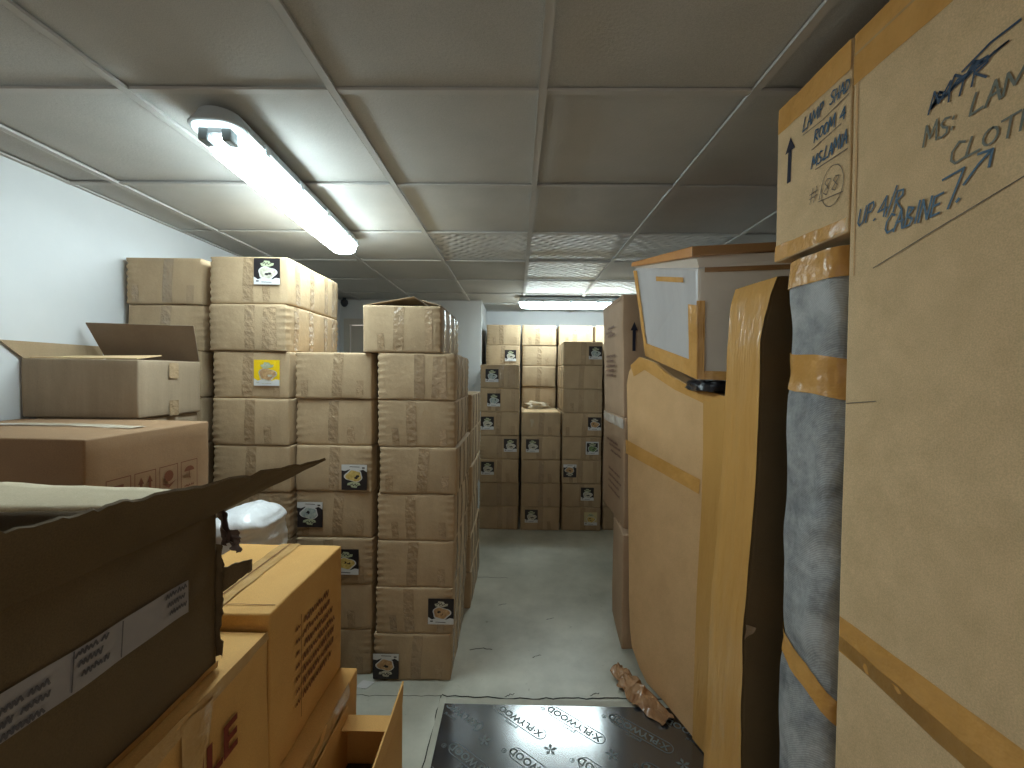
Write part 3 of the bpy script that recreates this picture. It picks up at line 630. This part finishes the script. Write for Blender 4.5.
bm = bmesh.new(); add_grid(bm, lambda u, v: Vector((-.652+.055*u, .912+.02*u, 1.035+(v-.5)*.055*(1-.55*u)+.028*u))-o+Vector((0, .012*math.sin(u*3), .004*noise.noise(Vector((u*7, v*7, 2))))), 10, 5)
s = obj('torn_scrap', bm, KD, f1, True, recalc=False).modifiers.new('thickness', 'SOLIDIFY'); s.thickness = .004
strip('edge_tape', [(-.650, .36, .852), (-.650, .90, .852), (-.648, .90, .866), (-.648, .36, .868)], TAPED, f1, wob=.003)
# --- F5: orange carton carrying it, another below
f5 = big_box('fragile_carton', -1.10, -.617, .33, 1.035, .430, .848, KO, 11, 'orange carton with dark red capital letters below the torn dark box')
o = f5.location; pl = Plane(Vector((-.6145-o.x, -o.y, -o.z)), (0, 1, 0), (0, 0, 1))
font_text('printed_letters', 'FRAGILE', .098, pl, .547, .675, RED, f5, .003, .0015)
strip('edge_tape', [(-.6135, .40, .80), (-.6135, 1.03, .835), (-.6175, 1.03, .852), (-.6175, .40, .852)], TAPEO, f5, wob=.003)
strip('side_tape', [(-.613, .74, .50), (-.613, .80, .50), (-.613, .84, .84), (-.613, .76, .84)], TAPEO, f5, wob=.006)
big_box('plain_carton', -1.10, -.62, .34, 1.03, 0, .429, KO, 12, 'orange-brown carton on the floor below the one with red letters')
# --- F4: orange carton with lines of print
f4 = big_box('printed_carton', -.985, -.62, 1.046, 1.480, .448, .886, KO, 13, 'orange carton with a taped top and lines of small print on its side')
o = f4.location; pl = Plane(Vector((-.6175-o.x, -o.y, -o.z)), (0, 1, 0), (0, 0, 1)); bm = bmesh.new()
for j, (a, b) in enumerate(((1.215, 1.375), (1.205, 1.375), (1.215, 1.405), (1.205, 1.415), (1.205, 1.415), (1.205, 1.405), (1.205, 1.39))):
    dashes(bm, pl, a, b, .765-j*.036, .019, 50+j); dashes(bm, pl, 1.165, 1.188, .765-j*.036, .012, 80+j)
obj('printed_text', bm, BRN, f4)
stroke_bm = bmesh.new(); stroke(stroke_bm, pl, [(1.195, .50), (1.195, .80)], .0025); obj('print_rule', stroke_bm, BRN, f4)
strip('top_tape', [(-.835, 1.05, .8885), (-.835, 1.478, .8885), (-.765, 1.478, .8885), (-.765, 1.05, .8885)], TAPEO, f4, wob=.003)
strip('top_seam', [(-.803, 1.05, .8905), (-.803, 1.478, .8905), (-.799, 1.478, .8905), (-.799, 1.05, .8905)], BRN, f4)
strip('top_crease', [(-.98, 1.085, .8875), (-.63, 1.085, .8875), (-.63, 1.088, .8875), (-.98, 1.088, .8875)], BRN, f4, wob=.002)
# --- F6 below it
f6 = big_box('taped_carton', -1.00, -.56, 1.05, 1.478, 0, .446, KO, 15, 'orange carton on the floor with shiny tape along its top edge')
strip('edge_tape', [(-.5565, 1.06, .40), (-.5565, 1.40, .40), (-.5580, 1.40, .45), (-.5580, 1.06, .45)], TAPEO, f6, wob=.006)
strip('side_tape', [(-.556, 1.18, .05), (-.556, 1.24, .05), (-.556, 1.27, .42), (-.556, 1.19, .42)], TAPEO, f6, wob=.006)
o = f6.location; pl = Plane(Vector((-.5575-o.x, -o.y, -o.z)), (0, 1, 0), (0, 0, 1)); font_text('printed_letters', 'FRAGILE', .085, pl, 1.10, .20, RED, f6, .003, .0015)
# --- F8 small open box on the floor
r8 = empty('open_box', (-.45, 1.2, 0)); tag(r8, 'small open orange box on the floor with an upright flap', 'cardboard box')
def w8(name, x0, x1, y0, y1, z0, z1, m=KO): bm = bmesh.new(); add_box(bm, x0+.45, x1+.45, y0-1.2, y1-1.2, z0, z1); return obj(name, bm, m, r8)
w8('box_bottom', -.552, -.366, 1.03, 1.36, .001, .006); w8('box_side', -.372, -.366, 1.03, 1.36, .006, .40); w8('box_side', -.552, -.546, 1.03, 1.36, .006, .40)
w8('box_end', -.546, -.372, 1.354, 1.36, .006, .37); w8('box_end', -.546, -.372, 1.03, 1.036, .006, .36)
lid('end_flap', [Vector(p)-r8.location for p in ((-.545, 1.357, .371), (-.376, 1.357, .371), (-.376, 1.305, .362), (-.545, 1.305, .362))], r8, KO, .004)
lid('side_flap', [Vector(p)-r8.location for p in ((-.369, 1.05, .40), (-.369, 1.36, .40), (-.366, 1.366, .482), (-.364, 1.06, .470))], r8, KO, .005)
w8('dark_filling', -.54, -.378, 1.05, 1.345, .01, .22, DARKP)
# --- white bag behind and its carrier
big_box('plain_carton', -1.19, -.85, 1.50, 1.92, 0, .70, KB, 17, 'brown carton hidden behind the orange boxes, carrying the white bag')
def bag_fn():
    bm = bmesh.new(); n, m = 56, 34; rings = []
    for j in range(m+1):
        t = j/m; z = .702+.252*t; ro = 1-.10*(2*t-1)**2 if t < .75 else 1-.10*(2*t-1)**2-(t-.75)**2*9.0
        ring = []
        for i in range(n):
            a = i/n*2*math.pi; c, sn = math.cos(a), math.sin(a); x = .106*math.copysign(abs(c)**.6, c)*ro; y = .15*math.copysign(abs(sn)**.6, sn)*ro
            p = Vector((x*5, y*5, z*9)); f = .012*noise.noise(p)+.018*abs(noise.noise(Vector((x*9, y*9+z*8, z*24))))+(.010*math.exp(-((z-.855-.05*x)/.012)**2)*-1)
            q = Vector((x, y, 0)); q = q+(q.normalized()*f if q.length > 0 else q); ring.append((q.x-1.088, q.y+1.70, z+.016*noise.noise(Vector((x*14, y*14, 3)))*t))
        rings.append(ring)
    loft(bm, rings); return bm
tag(obj('plastic_bag', bag_fn(), BAG, None, True), 'white full plastic bag behind the orange carton', 'bag')
# --- paper slip on the floor
bm = bmesh.new(); add_prism(bm, [(-.755, 1.965, .001), (-.700, 1.955, .001), (-.672, 2.000, .001), (-.735, 2.012, .001)], (0, 0, .0012)); tag(obj('paper_slip', bm, PAPER), 'small white paper slip lying on the floor below the stacks', 'paper')
# --- plywood sheet on the floor
bm = bmesh.new(); add_box(bm, -.309, .80, 1.20, 1.862, .0005, .014); ps = obj('plywood_sheet', bm, [PLY]); tag(ps, 'black film-faced plywood sheet lying on the floor in the aisle', 'plywood')
bm = bmesh.new(); add_box(bm, -.337, -.312, .70, 1.905, .0005, .006); add_box(bm, -.311, .58, 1.866, 1.905, .0005, .006); tag(obj('floor_strip', bm, noisemat('pale_edge_strip', (.42, .40, .33), (.50, .48, .40), 12, .6, .3, 40)), 'pale strip on the floor along the edges of the black sheet', 'floor strip')
def ply_print():
    ang = math.radians(180-38); U = Vector((math.cos(ang), math.sin(ang), 0)); V = Vector((-U.y, U.x, 0))
    bm = bmesh.new(); me_list = []
    base = Plane((0, 0, .0135), U, V)
    ex = Vector((-.30+.17, 1.70, 0))
    texts = []
    for i in range(-3, 5):
        for j in range(-5, 6):
            cu = i*.43+(j % 2)*.2; cv = j*.135
            c = Vector((.1, 1.55, 0))+U*cu+V*cv
            if not (-.45 < c.x < .95 and .98 < c.y < 1.95): continue
            pl = Plane((c.x, c.y, .0140), U, V)
            L, H = .135, .026
            out = [(L-H+H*math.cos(a), H*math.sin(a)) for a in [(-90+180*k/8)*math.pi/180 for k in range(9)]]+[(-L+H+H*math.cos(a), H*math.sin(a)) for a in [(90+180*k/8)*math.pi/180 for k in range(9)]]
            ins = all(-.305 < pl.p(*q).x < .745 and pl.p(*q).y < 1.858 for q in out)
            stroke(bm, pl, out+[out[0]], .0032, .0006)
            t = font_text('sheet_print', 'X\u00b7PLYWOOD', .043, pl, -.118, -.0145, PLYT, None, .0012, .0006); me_list.append(t)
            t = font_text('sheet_print', 'general', .022, pl, -.02, .034, PLYT, None, 0, .0006); me_list.append(t)
            stroke(bm, pl, arc(.155, .02, .009, .009, 0, 360), .002, .0006); write(bm, pl, 'R', .151, .015, .006, .010, .0015, 0)
            for k in range(5):   # little leaf mark
                a = k*1.256+.3; poly(bm, pl, [(-.185, .035), (-.185+.018*math.cos(a-.35), .035+.018*math.sin(a-.35)), (-.185+.028*math.cos(a), .035+.028*math.sin(a)), (-.185+.018*math.cos(a+.35), .035+.018*math.sin(a+.35))], .0006+.0001*k)
    for me in me_list: bm.from_mesh(me); bpy.data.meshes.remove(me)
    # keep the print on the sheet
    bmesh.ops.delete(bm, geom=[f for f in bm.faces if any(not (-.305 < v.co.x < .795 and 1.205 < v.co.y < 1.858) for v in f.verts)], context='FACES')
    obj('sheet_print', bm, PLYT, ps, recalc=False)
ply_print()
# ------------------------------------------------------------------ right side: tall boxes at the far end
GT = 'upright boxes stacked against the right side'
def tilt_box(z0, z1, xb, xt, y0, y1, label, seed):
    o = big_box('tall_carton', xb, xb+.42, y0, y1, z0, z1, KR, seed, label, group=GT); H = z1-z0
    for v in o.data.vertices: v.co.x += (xt-xb)*v.co.z/H
    return o
t3 = tilt_box(0, .630, .590, .590, 2.285, 2.66, 'lowest of three upright brown boxes beside the leaning panel', 31)
for v in t3.data.vertices: v.co.x += .09*(v.co.y+.1875)
t2 = tilt_box(.631, 1.262, .615, .615, 2.385, 2.96, 'middle of three upright brown boxes, with crumpled clear tape on top', 32)
t1 = tilt_box(1.263, 1.968, .616, .596, 2.415, 2.94, 'topmost tall brown box with a black up arrow on its front', 33)
def side_print(o, x, ya, lines, xt):
    q = o.location; pl = Plane(Vector((x-q.x, -q.y, -q.z)), (0, -1, 0), (0, 0, 1)); bm = bmesh.new()
    for j, (y0, y1, z) in enumerate(lines): dashes(bm, pl, -y1, -y0, z, .016, j+7)
    obj('printed_text', bm, BRN2, o)
side_print(t1, .5945, 0, [(2.60, 2.78, 1.80), (2.65, 2.82, 1.775), (2.58, 2.76, 1.75), (2.55, 2.80, 1.62), (2.60, 2.80, 1.59), (2.55, 2.80, 1.56), (2.58, 2.80, 1.53), (2.60, 2.80, 1.50)], 0)
side_print(t2, .6095, 0, [(2.52, 2.82, 1.08), (2.45, 2.74, 1.055), (2.42, 2.70, 1.02), (2.45, 2.75, .90), (2.42, 2.75, .86), (2.48, 2.75, .82), (2.45, 2.75, .78)], 0)
o = t1.location; pl = Plane(Vector((-o.x, 2.4115-o.y, -o.z)), (1, 0, 0), (0, 0, 1)); bm = bmesh.new()
poly(bm, pl, [(.657, 1.645), (.675, 1.645), (.675, 1.765), (.657, 1.765)]); poly(bm, pl, [(.645, 1.762), (.687, 1.762), (.666, 1.812)]); obj('printed_arrow', bm, ARROW, t1)
strip('clear_tape', [(.5915, 2.43, 1.945), (.5915, 2.90, 1.945), (.63, 2.90, 1.971), (.63, 2.43, 1.971)], noisemat('white_clear_tape', (.70, .68, .66), (.85, .84, .82), 12, .2, .7, 30, spec=.8), t1, wob=.004)
strip('clear_tape', [(.6085, 2.39, 1.20), (.6085, 2.93, 1.20), (.6085, 2.93, 1.256), (.6085, 2.39, 1.256)], noisemat('cloudy_clear_tape', (.52, .44, .38), (.72, .66, .60), 12, .25, .7, 30, spec=.8), t2, wob=.006)
# --- leaning panel P1
P1U = Vector((-.278, .961, 0)); P1V = Vector((.049, .014, .999)); P1N = P1U.cross(P1V).normalized()      # points to the right
p1 = empty('wrapped_panel', (.75, 1.65, 0)); tag(p1, 'wide tan cardboard-wrapped panel edged with brown tape, leaning beside the plywood', 'wrapped panel')
OUT = [(-.03, .016), (.24, .016), (.38, .006), (.448, .035), (.528, .095), (.560, .19), (.583, .312), (.60, .45), (.655, .85), (.685, 1.094), (.715, 1.30), (.739, 1.453), (.725, 1.53), (.689, 1.572), (.615, 1.606), (.47, 1.571), (.341, 1.506), (.224, 1.466), (.05, 1.436), (-.015, 1.425), (-.012, 1.25), (-.02, .95), (-.026, .63), (-.03, .3)]
def p1p(s, t, h=0): return P1U*s+P1V*t-P1N*h
bm = bmesh.new(); pts = [p1p(a, b) for a, b in OUT]; add_prism(bm, pts, -P1N*(-.10)); bmesh.ops.recalc_face_normals(bm, faces=bm.faces)
bmesh.ops.bevel(bm, geom=[e for e in bm.edges if len(e.link_faces) == 2 and any(len(f.verts) > 6 for f in e.link_faces)], offset=.01, segments=3, affect='EDGES')
for v in bm.verts:
    if v.co.z < .004: v.co.z = .003
    if v.co.y < 1.87: v.co.z = max(v.co.z, .0155)
obj('panel_body', bm, KT, p1, False)
def band(name, pts, mat, h=.0012, wob=.0025, seed=0, n=30, width=None):
    """pts: list of (outer, inner) pairs of panel coordinates"""
    bm = bmesh.new(); g = []
    m = len(pts)-1
    def fn(u, v):
        k = min(int(u*m), m-1); f = u*m-k; a = Vector(pts[k][0]).lerp(Vector(pts[k+1][0]), f); b = Vector(pts[k][1]).lerp(Vector(pts[k+1][1]), f); c = a.lerp(b, v)
        hh = h+wob*.5*(1+noise.noise(Vector((u*9+seed, v*2.5, seed)))); return p1p(c.x, c.y, hh)
    return sheet(name, fn, n, 5, .002, mat, p1)
band('edge_tape', [((.70, 1.562), (.66, 1.50)), ((.615, 1.606), (.56, 1.536)), ((.47, 1.571), (.425, 1.486)), ((.341, 1.506), (.30, 1.44)), ((.224, 1.466), (.20, 1.415)), ((.05, 1.436), (.05, 1.375)), ((-.012, 1.425), (-.01, 1.37))], TAPE, seed=2)
band('corner_tape', [((-.012, 1.42), (.112, 1.40)), ((-.012, 1.25), (.095, 1.2)), ((-.02, .95), (.083, .95)), ((-.026, .63), (.078, .6)), ((-.03, .3), (.065, .3)), ((-.03, .02), (.05, .02))], TAPEV, .0015, seed=5, n=50)
band('cross_tape', [((.70, 1.150), (.69, 1.075)), ((.40, 1.110), (.40, 1.045)), ((.10, 1.072), (.10, 1.010))], TAPE, .002, seed=8)
# crumpled tape at its foot
def crum(u, v):
    a = Vector((.548, 2.12, .018)).lerp(Vector((.690, 1.79, .018)), u); c = .030+.018*math.sin(u*math.pi)
    p = a+Vector((.85, .45, 0))*(-c*2.6*(v-.15))+Vector((0, 0, .038*math.sin(v*math.pi)*(.5+.5*math.sin(u*math.pi))))
    k = Vector((noise.noise(Vector((u*9, v*4, 1))), noise.noise(Vector((u*9, v*4, 5))), noise.noise(Vector((u*10, v*4, 9)))))*.022
    p += k; p.z = max(p.z, .0155); return p
tag(sheet('crumpled_tape', crum, 34, 14, .002, noisemat('crumpled_brown_tape', (.36, .19, .09), (.50, .29, .15), 14, .25, .8, 30, spec=.7), smooth=False), 'crumpled brown packing tape on the floor at the panel foot', 'packing tape')
# --- P2 slim upright box right of it
p2 = empty('slim_wrapped_box', (.70, 1.25, 0)); tag(p2, 'tall slim box with tape-covered edge standing between leaning panel and blanket roll', 'wrapped box')
PR = [(.015, .668, .655, .0), (.14, .682, .668, 0), (.32, .694, .676, 0), (.60, .690, .680, 0), (.775, .692, .684, 0), (.95, .704, .697, 0), (1.2, .718, .710, 0), (1.45, .722, .716, 0), (1.61, .722, .720, 0), (1.68, .732, .724, 0), (1.75, .748, .730, 0), (1.80, .768, .742, 0)]
bm = bmesh.new(); rings = []
for z, xn, xf, _ in PR:
    rings.append([(xn-.70, .003, z), (xn-.70-.004, .012, z), ((xn+xf)/2-.70-.004, .095, z), (xf-.70-.002, .18, z), (xf-.70+.008, .19, z), (.36, .19, z), (.36, 0, z), (xn-.70+.006, 0, z)])
loft(bm, rings); obj('box_body', bm, KD, p2, False)
bm = bmesh.new()
def t2f(u, v):
    k = min(int(v*(len(PR)-1)), len(PR)-2); f = v*(len(PR)-1)-k; z = PR[k][0]*(1-f)+PR[k+1][0]*f; xn = PR[k][1]*(1-f)+PR[k+1][1]*f; xf = PR[k][2]*(1-f)+PR[k+1][2]*f
    x = xn*(1-u)+xf*u-.70-.006; return Vector((x+.004*noise.noise(Vector((u*4, z*9, 0))), -.001+.19*u, z*.998+.002))
sheet('tape_covering', t2f, 10, 60, .002, TAPEV, p2)
strip('corner_scrap', [(.689, 1.246, .765), (.722, 1.246, .755), (.712, 1.246, .735), (.690, 1.246, .715)], TAPEC, p2, wob=.005)
# --- white wrapped box W on top of the panel
wb = empty('foam_wrapped_box', (.73, 1.72, 1.475)); tag(wb, 'white wrapped box with orange tape rim resting on top of the leaning panel', 'wrapped box')
wb.rotation_euler = (0, 0, 0)
def wq(c, f, b, t):
    """bilinear corners of the tapering body: near-left, far-left, near-right, far-right at height parameter"""
    return None
NL0, FL0, NR0, FR0 = Vector((.735, 1.72, 1.500)), Vector((.660, 2.17, 1.615)), Vector((1.14, 1.56, 1.490)), Vector((1.16, 2.17, 1.615))
NL1, FL1, NR1, FR1 = Vector((.722, 1.71, 1.940)), Vector((.590, 2.17, 2.055)), Vector((1.20, 1.54, 1.922)), Vector((1.22, 2.17, 2.055))
oo = wb.location
def hexa(bm, lo, hi): 
    v = [bm.verts.new(Vector(p)-oo) for p in (*lo, *hi)]
    for q in ((3, 2, 1, 0), (4, 5, 6, 7), (0, 1, 5, 4), (1, 2, 6, 5), (2, 3, 7, 6), (3, 0, 4, 7)): bm.faces.new([v[i] for i in q])
bm = bmesh.new(); hexa(bm, (NL0, NR0, FR0, FL0), (NL1, NR1, FR1, FL1)); bevel(bm, .012)
for f in bm.faces: f.material_index = 1 if f.calc_center_median().y+oo.y < 1.75 and abs(f.normal.y) > .7 else 0
obj('box_body', bm, [FOAM, FOAMB], wb, False)
def wl(u, v, h=.003): # left face
    p = NL0.lerp(FL0, u).lerp(NL1.lerp(FL1, u), v); return p-oo+Vector((-h, 0, 0))
def wfr(u, v, h=.003):
    p = NL0.lerp(NR0, u).lerp(NL1.lerp(NR1, u), v); return p-oo+Vector((0, -h, 0))
def wband(name, f, u0, u1, v0, v1, mat, seed=0, wob=.004, n=24):
    return sheet(name, lambda u, v: f(u0+(u1-u0)*u, v0+(v1-v0)*v, .0015+wob*.4*(1+noise.noise(Vector((u*7+seed, v*5, seed))))), n, n//2, .002, mat, wb)
wband('corner_tape', wl, -.01, .12, -.02, .66, TAPE, 1); wband('corner_tape', wfr, -.01, .055, -.02, .70, TAPE, 2)
wband('bottom_tape', wl, 0, 1, -.02, .14, TAPE, 3); wband('bottom_tape', wfr, 0, .8, -.02, .06, TAPE, 4)
wband('side_tape', wl, .93, 1.0, 0, .97, TAPE, 5); wband('upper_tape', wl, .18, .60, .86, .91, TAPE, 6, .002); wband('front_tape', wfr, .05, .95, .955, 1.0, RIMD, 7)
bm = bmesh.new(); up = Vector((0, 0, .055)); ins = .012
hexa(bm, (NL1+Vector((ins, .01, -.004)), NR1+Vector((-ins, .01, -.004)), FR1+Vector((-ins, -.01, -.004)), FL1+Vector((ins, -.01, -.004))), (NL1+Vector((-.008, 0, .050)), NR1+Vector((0, 0, .045)), FR1+Vector((0, 0, .04)), FL1+Vector((-.004, 0, .008))))
obj('folded_collar', bm, FOAMB, wb)
bm = bmesh.new(); A0 = NL1+Vector((-.028, -.01, .040)); hexa(bm, (A0, NR1+Vector((-.04, 0, .058)), FR1+Vector((0, 0, .03)), FL1+Vector((-.014, 0, .005))), (A0+Vector((0, 0, .044)), NR1+Vector((-.04, 0, .084)), FR1+Vector((0, 0, .060)), FL1+Vector((-.012, 0, .028)))); bevel(bm, .006)
for f in bm.faces: f.material_index = 1 if f.normal.y < -.6 else 0  # front side of the rim takes the shaded copy of the tape
obj('lid_rim', bm, [RIM, RIMD], wb, False)
tag(blob('black_bag', (.835, 1.80, 1.462), (.085, .11, .028), 8, DARKP, .25, 4), 'black plastic bag squeezed between the panel top and the white box', 'bag')
# ------------------------------------------------------------------ blanket-wrapped roll
bk = empty('blanket_wrapped_item', (.932, 1.062, 0)); tag(bk, 'upright item wrapped in grey blanket and bound with brown tape, below the lamp shade box', 'wrapped item')
ZT = 1.795
def bkp(a, z, off=0):
    """a 0..1 round the rounded-rectangle section"""
    hx, hy = .212, .110; n = 4.2; t = a*2*math.pi; c, s = math.cos(t), math.sin(t)
    x = hx*math.copysign(abs(c)**(2/n), c); y = hy*math.copysign(abs(s)**(2/n), s)
    p = Vector((x, y, z)); prof = {0: 0}
    k = 1.0
    for zz in (1.50, .87-.0): k -= .035*math.exp(-((z-(zz if zz > 1 else .80))/.045)**2)
    k -= .02*max(0, (z-1.74)/.06); k += .04*(1-z/1.8)
    d = .010*noise.noise(Vector((x*6, y*6, z*4)))+.006*noise.noise(Vector((x*20, y*20+3, z*9)))-.006*abs(noise.noise(Vector((x*5, y*14, z*3.3+x*4))))
    q = Vector((x*k, y*k, 0)); q += q.normalized()*(d+off); return Vector((q.x, q.y, z))
bm = bmesh.new(); na, nz = 72, 110; vs = [[bm.verts.new(bkp(i/na, .002+ZT*j/nz)) for i in range(na)] for j in range(nz+1)]
for j in range(nz):
    for i in range(na): bm.faces.new((vs[j][i], vs[j][(i+1) % na], vs[j+1][(i+1) % na], vs[j+1][i]))
bm.faces.new(vs[0][::-1]); bm.faces.new(vs[-1]); obj('blanket', bm, FAB, bk, True)
def bkband(name, zf, wd, seed):
    return sheet(name, lambda u, v: bkp(u, zf(u)+(v-.5)*wd, .004+.002*noise.noise(Vector((u*60, v*3, seed)))), 120, 8, .002, TAPE, bk)
bkband('upper_tape', lambda a: 1.512-.02*math.sin(a*2*math.pi)*-1, .095, 1); bkband('top_tape', lambda a: 1.770, .07, 2)
def diag(a):
    t = a*2*math.pi; y = math.sin(t)*.118   # low at the near end, high at the far end
    return .855-y*(-.30)*(1)*-1 if False else .77-(-y)*0+ y*.55
bkband('slanting_tape', diag, .055, 3)
# ------------------------------------------------------------------ SH box and RB box
sh = big_box('lamp_shade_box', .722, 1.22, .936, 1.197, 1.822, 2.243, KP, 41, 'pale box marked LAMP SHAD and ROOM 4 with an up arrow, high on the right', amp=.0015, bev=.004)
rb = big_box('wardrobe_box', .718, 1.30, .22, .928, .0, 2.236, KP, 42, 'huge tan box with blue handwriting filling the right foreground', amp=.001, bev=.007, cuts=14)
def pen(o, x): q = o.location; return Plane(Vector((x-q.x, -q.y, -q.z)), (0, -1, 0), (0, 0, 1))
P = pen(sh, .7212)
def W_(bm, pl, text, y0, y1, z, h, w, shear=.15, seed=1): write(bm, pl, text, -y0, z, y0-y1, h, w, shear, 0, seed)
def yzs(bm, pl, pts, w): stroke(bm, pl, [(-y, z) for y, z in pts], w)
bm = bmesh.new()
W_(bm, P, 'LAMP', 1.091, 1.020, 2.128, .030, .0034); W_(bm, P, 'SHAD', 1.000, .940, 2.134, .026, .0034, seed=2)
W_(bm, P, 'ROOM 4', 1.050, .950, 2.078, .027, .0038, seed=3); W_(bm, P, 'MS.LAMIA', 1.056, .943, 2.018, .029, .0038, seed=4)
obj('marker_writing', bm, INKB, sh)
bm = bmesh.new(); W_(bm, P, '#188', 1.062, .962, 1.930, .034, .0020, seed=5)
yzs(bm, P, [(1.090, 2.118), (1.02, 2.115), (.942, 2.125)], .0022); yzs(bm, P, [(1.056, 2.063), (.963, 2.072)], .0022); yzs(bm, P, [(1.041, 2.008), (.942, 2.006)], .0022); yzs(bm, P, [(1.03, 1.925), (.952, 1.917)], .0018)
stroke(bm, P, arc(-.985, 1.944, .034, .046, -60, 330, 26), .0016); obj('pencil_writing', bm, PENCIL, sh)
bm = bmesh.new(); poly(bm, P, [(-1.150, 2.022), (-1.135, 2.022), (-1.133, 2.108), (-1.147, 2.108)]); poly(bm, P, [(-1.160, 2.104), (-1.120, 2.104), (-1.139, 2.140)]); obj('printed_arrow', bm, ARROW, sh)
strip('top_tape', [(.7205, .940, 2.176), (.7205, 1.195, 2.176), (.7205, 1.195, 2.243), (.7205, .940, 2.243)], TAPE, sh, wob=.002)
strip('bottom_tape', [(.7205, .940, 1.826), (.7205, 1.195, 1.824), (.7205, 1.195, 1.868), (.7205, .940, 1.855)], TAPE, sh, wob=.003)
P = pen(rb, .7172); bm = bmesh.new()
W_(bm, P, 'MS:', .763, .708, 1.912, .032, .0036, .1, 6); W_(bm, P, 'LAMIA', .686, .572, 1.922, .032, .0040, .1, 7); W_(bm, P, 'CLOTHES', .716, .548, 1.857, .030, .0036, .1, 8)
obj('faded_marker_writing', bm, plain('faded_marker_ink', (.16, .165, .13), .5), rb)
bm = bmesh.new()
W_(bm, P, 'UP.4/R', .905, .800, 1.822, .038, .0036, .25, 9); W_(bm, P, 'CABINE', .838, .728, 1.784, .034, .0040, .2, 10)
yzs(bm, P, [(.726, 1.838), (.692, 1.842), (.716, 1.786)], .0038); yzs(bm, P, [(.702, 1.792), (.699, 1.795)], .005)
yzs(bm, P, [(.692, 1.815), (.67, 1.838), (.652, 1.850)], .0042); yzs(bm, P, [(.672, 1.853), (.652, 1.850), (.656, 1.826)], .0042)
obj('marker_writing', bm, INKB, rb)
bm = bmesh.new(); r = random.Random(4)
for k in range(7):
    a = [(.752-.128*i/9+r.uniform(-.003, .003), 1.972+.030*i/9+(r.uniform(0, .026)*math.sin(math.pi*min(1, i/8+.1)) if i % 2 else 0)) for i in range(9)]
    yzs(bm, P, a, .0030)
W_(bm, P, 'MTR', .755, .66, 1.965, .032, .0034, .2, 12)
yzs(bm, P, [(.70, 2.0), (.66, 2.015), (.622, 2.018)], .004)
obj('crossed_out_writing', bm, plain('dark_blue_marker_ink', (.04, .07, .12), .5), rb)
bm = bmesh.new(); yzs(bm, P, [(.861, 1.724), (.74, 1.757), (.60, 1.793)], .0018); yzs(bm, P, [(.925, 1.446), (.845, 1.456)], .0015); obj('pencil_line', bm, PENCIL, rb)
strip('top_tape', [(.7168, .23, 2.130), (.7168, .925, 2.130), (.7168, .925, 2.236), (.7168, .23, 2.236)], TAPE, rb, wob=.002)
strip('tape_edge', [(.7158, .23, 2.186), (.7158, .925, 2.190), (.7158, .925, 2.196), (.7158, .23, 2.192)], TAPEO, rb)
strip('lower_tape', [(.7168, .25, .900), (.7168, .922, .900), (.7168, .922, .978), (.7168, .25, .985)], TAPE, rb, wob=.0015)
strip('lower_tape_overlap', [(.7160, .35, .865), (.7160, .922, .905), (.7160, .922, .935), (.7160, .35, .91)], TAPED, rb, wob=.003)
strip('corner_crease', [(.7168, .909, 1.72), (.7168, .912, 1.72), (.7168, .919, 2.13), (.7168, .912, 2.13)], KT, rb)
# ------------------------------------------------------------------ small wall things
bm = bmesh.new(); add_box(bm, -.50, -.46, 4.618, 4.629, 1.345, 1.405); bevel(bm, .003); sw = tag(obj('light_switch', bm, SWITCH), 'small light switch on the grey wall beyond the aisle-side stack', 'light switch')
bm = bmesh.new(); add_box(bm, -.487, -.473, 4.613, 4.619, 1.362, 1.388); obj('switch_rocker', bm, TRAY, sw)
bm = bmesh.new(); loft(bm, [[(-1.86+r*math.cos(a*math.pi/6), 4.50+r*math.sin(a*math.pi/6), z) for a in range(12)] for r, z in ((.02, 2.308), (.02, 2.29), (.035, 2.28), (.04, 2.25), (.025, 2.22), (.008, 2.21))]); cam_ = tag(obj('ceiling_camera', bm, DARKMETAL, None, True), 'small dark dome hanging from the ceiling beyond the tall stack', 'security camera')
bpy.context.view_layer.update()
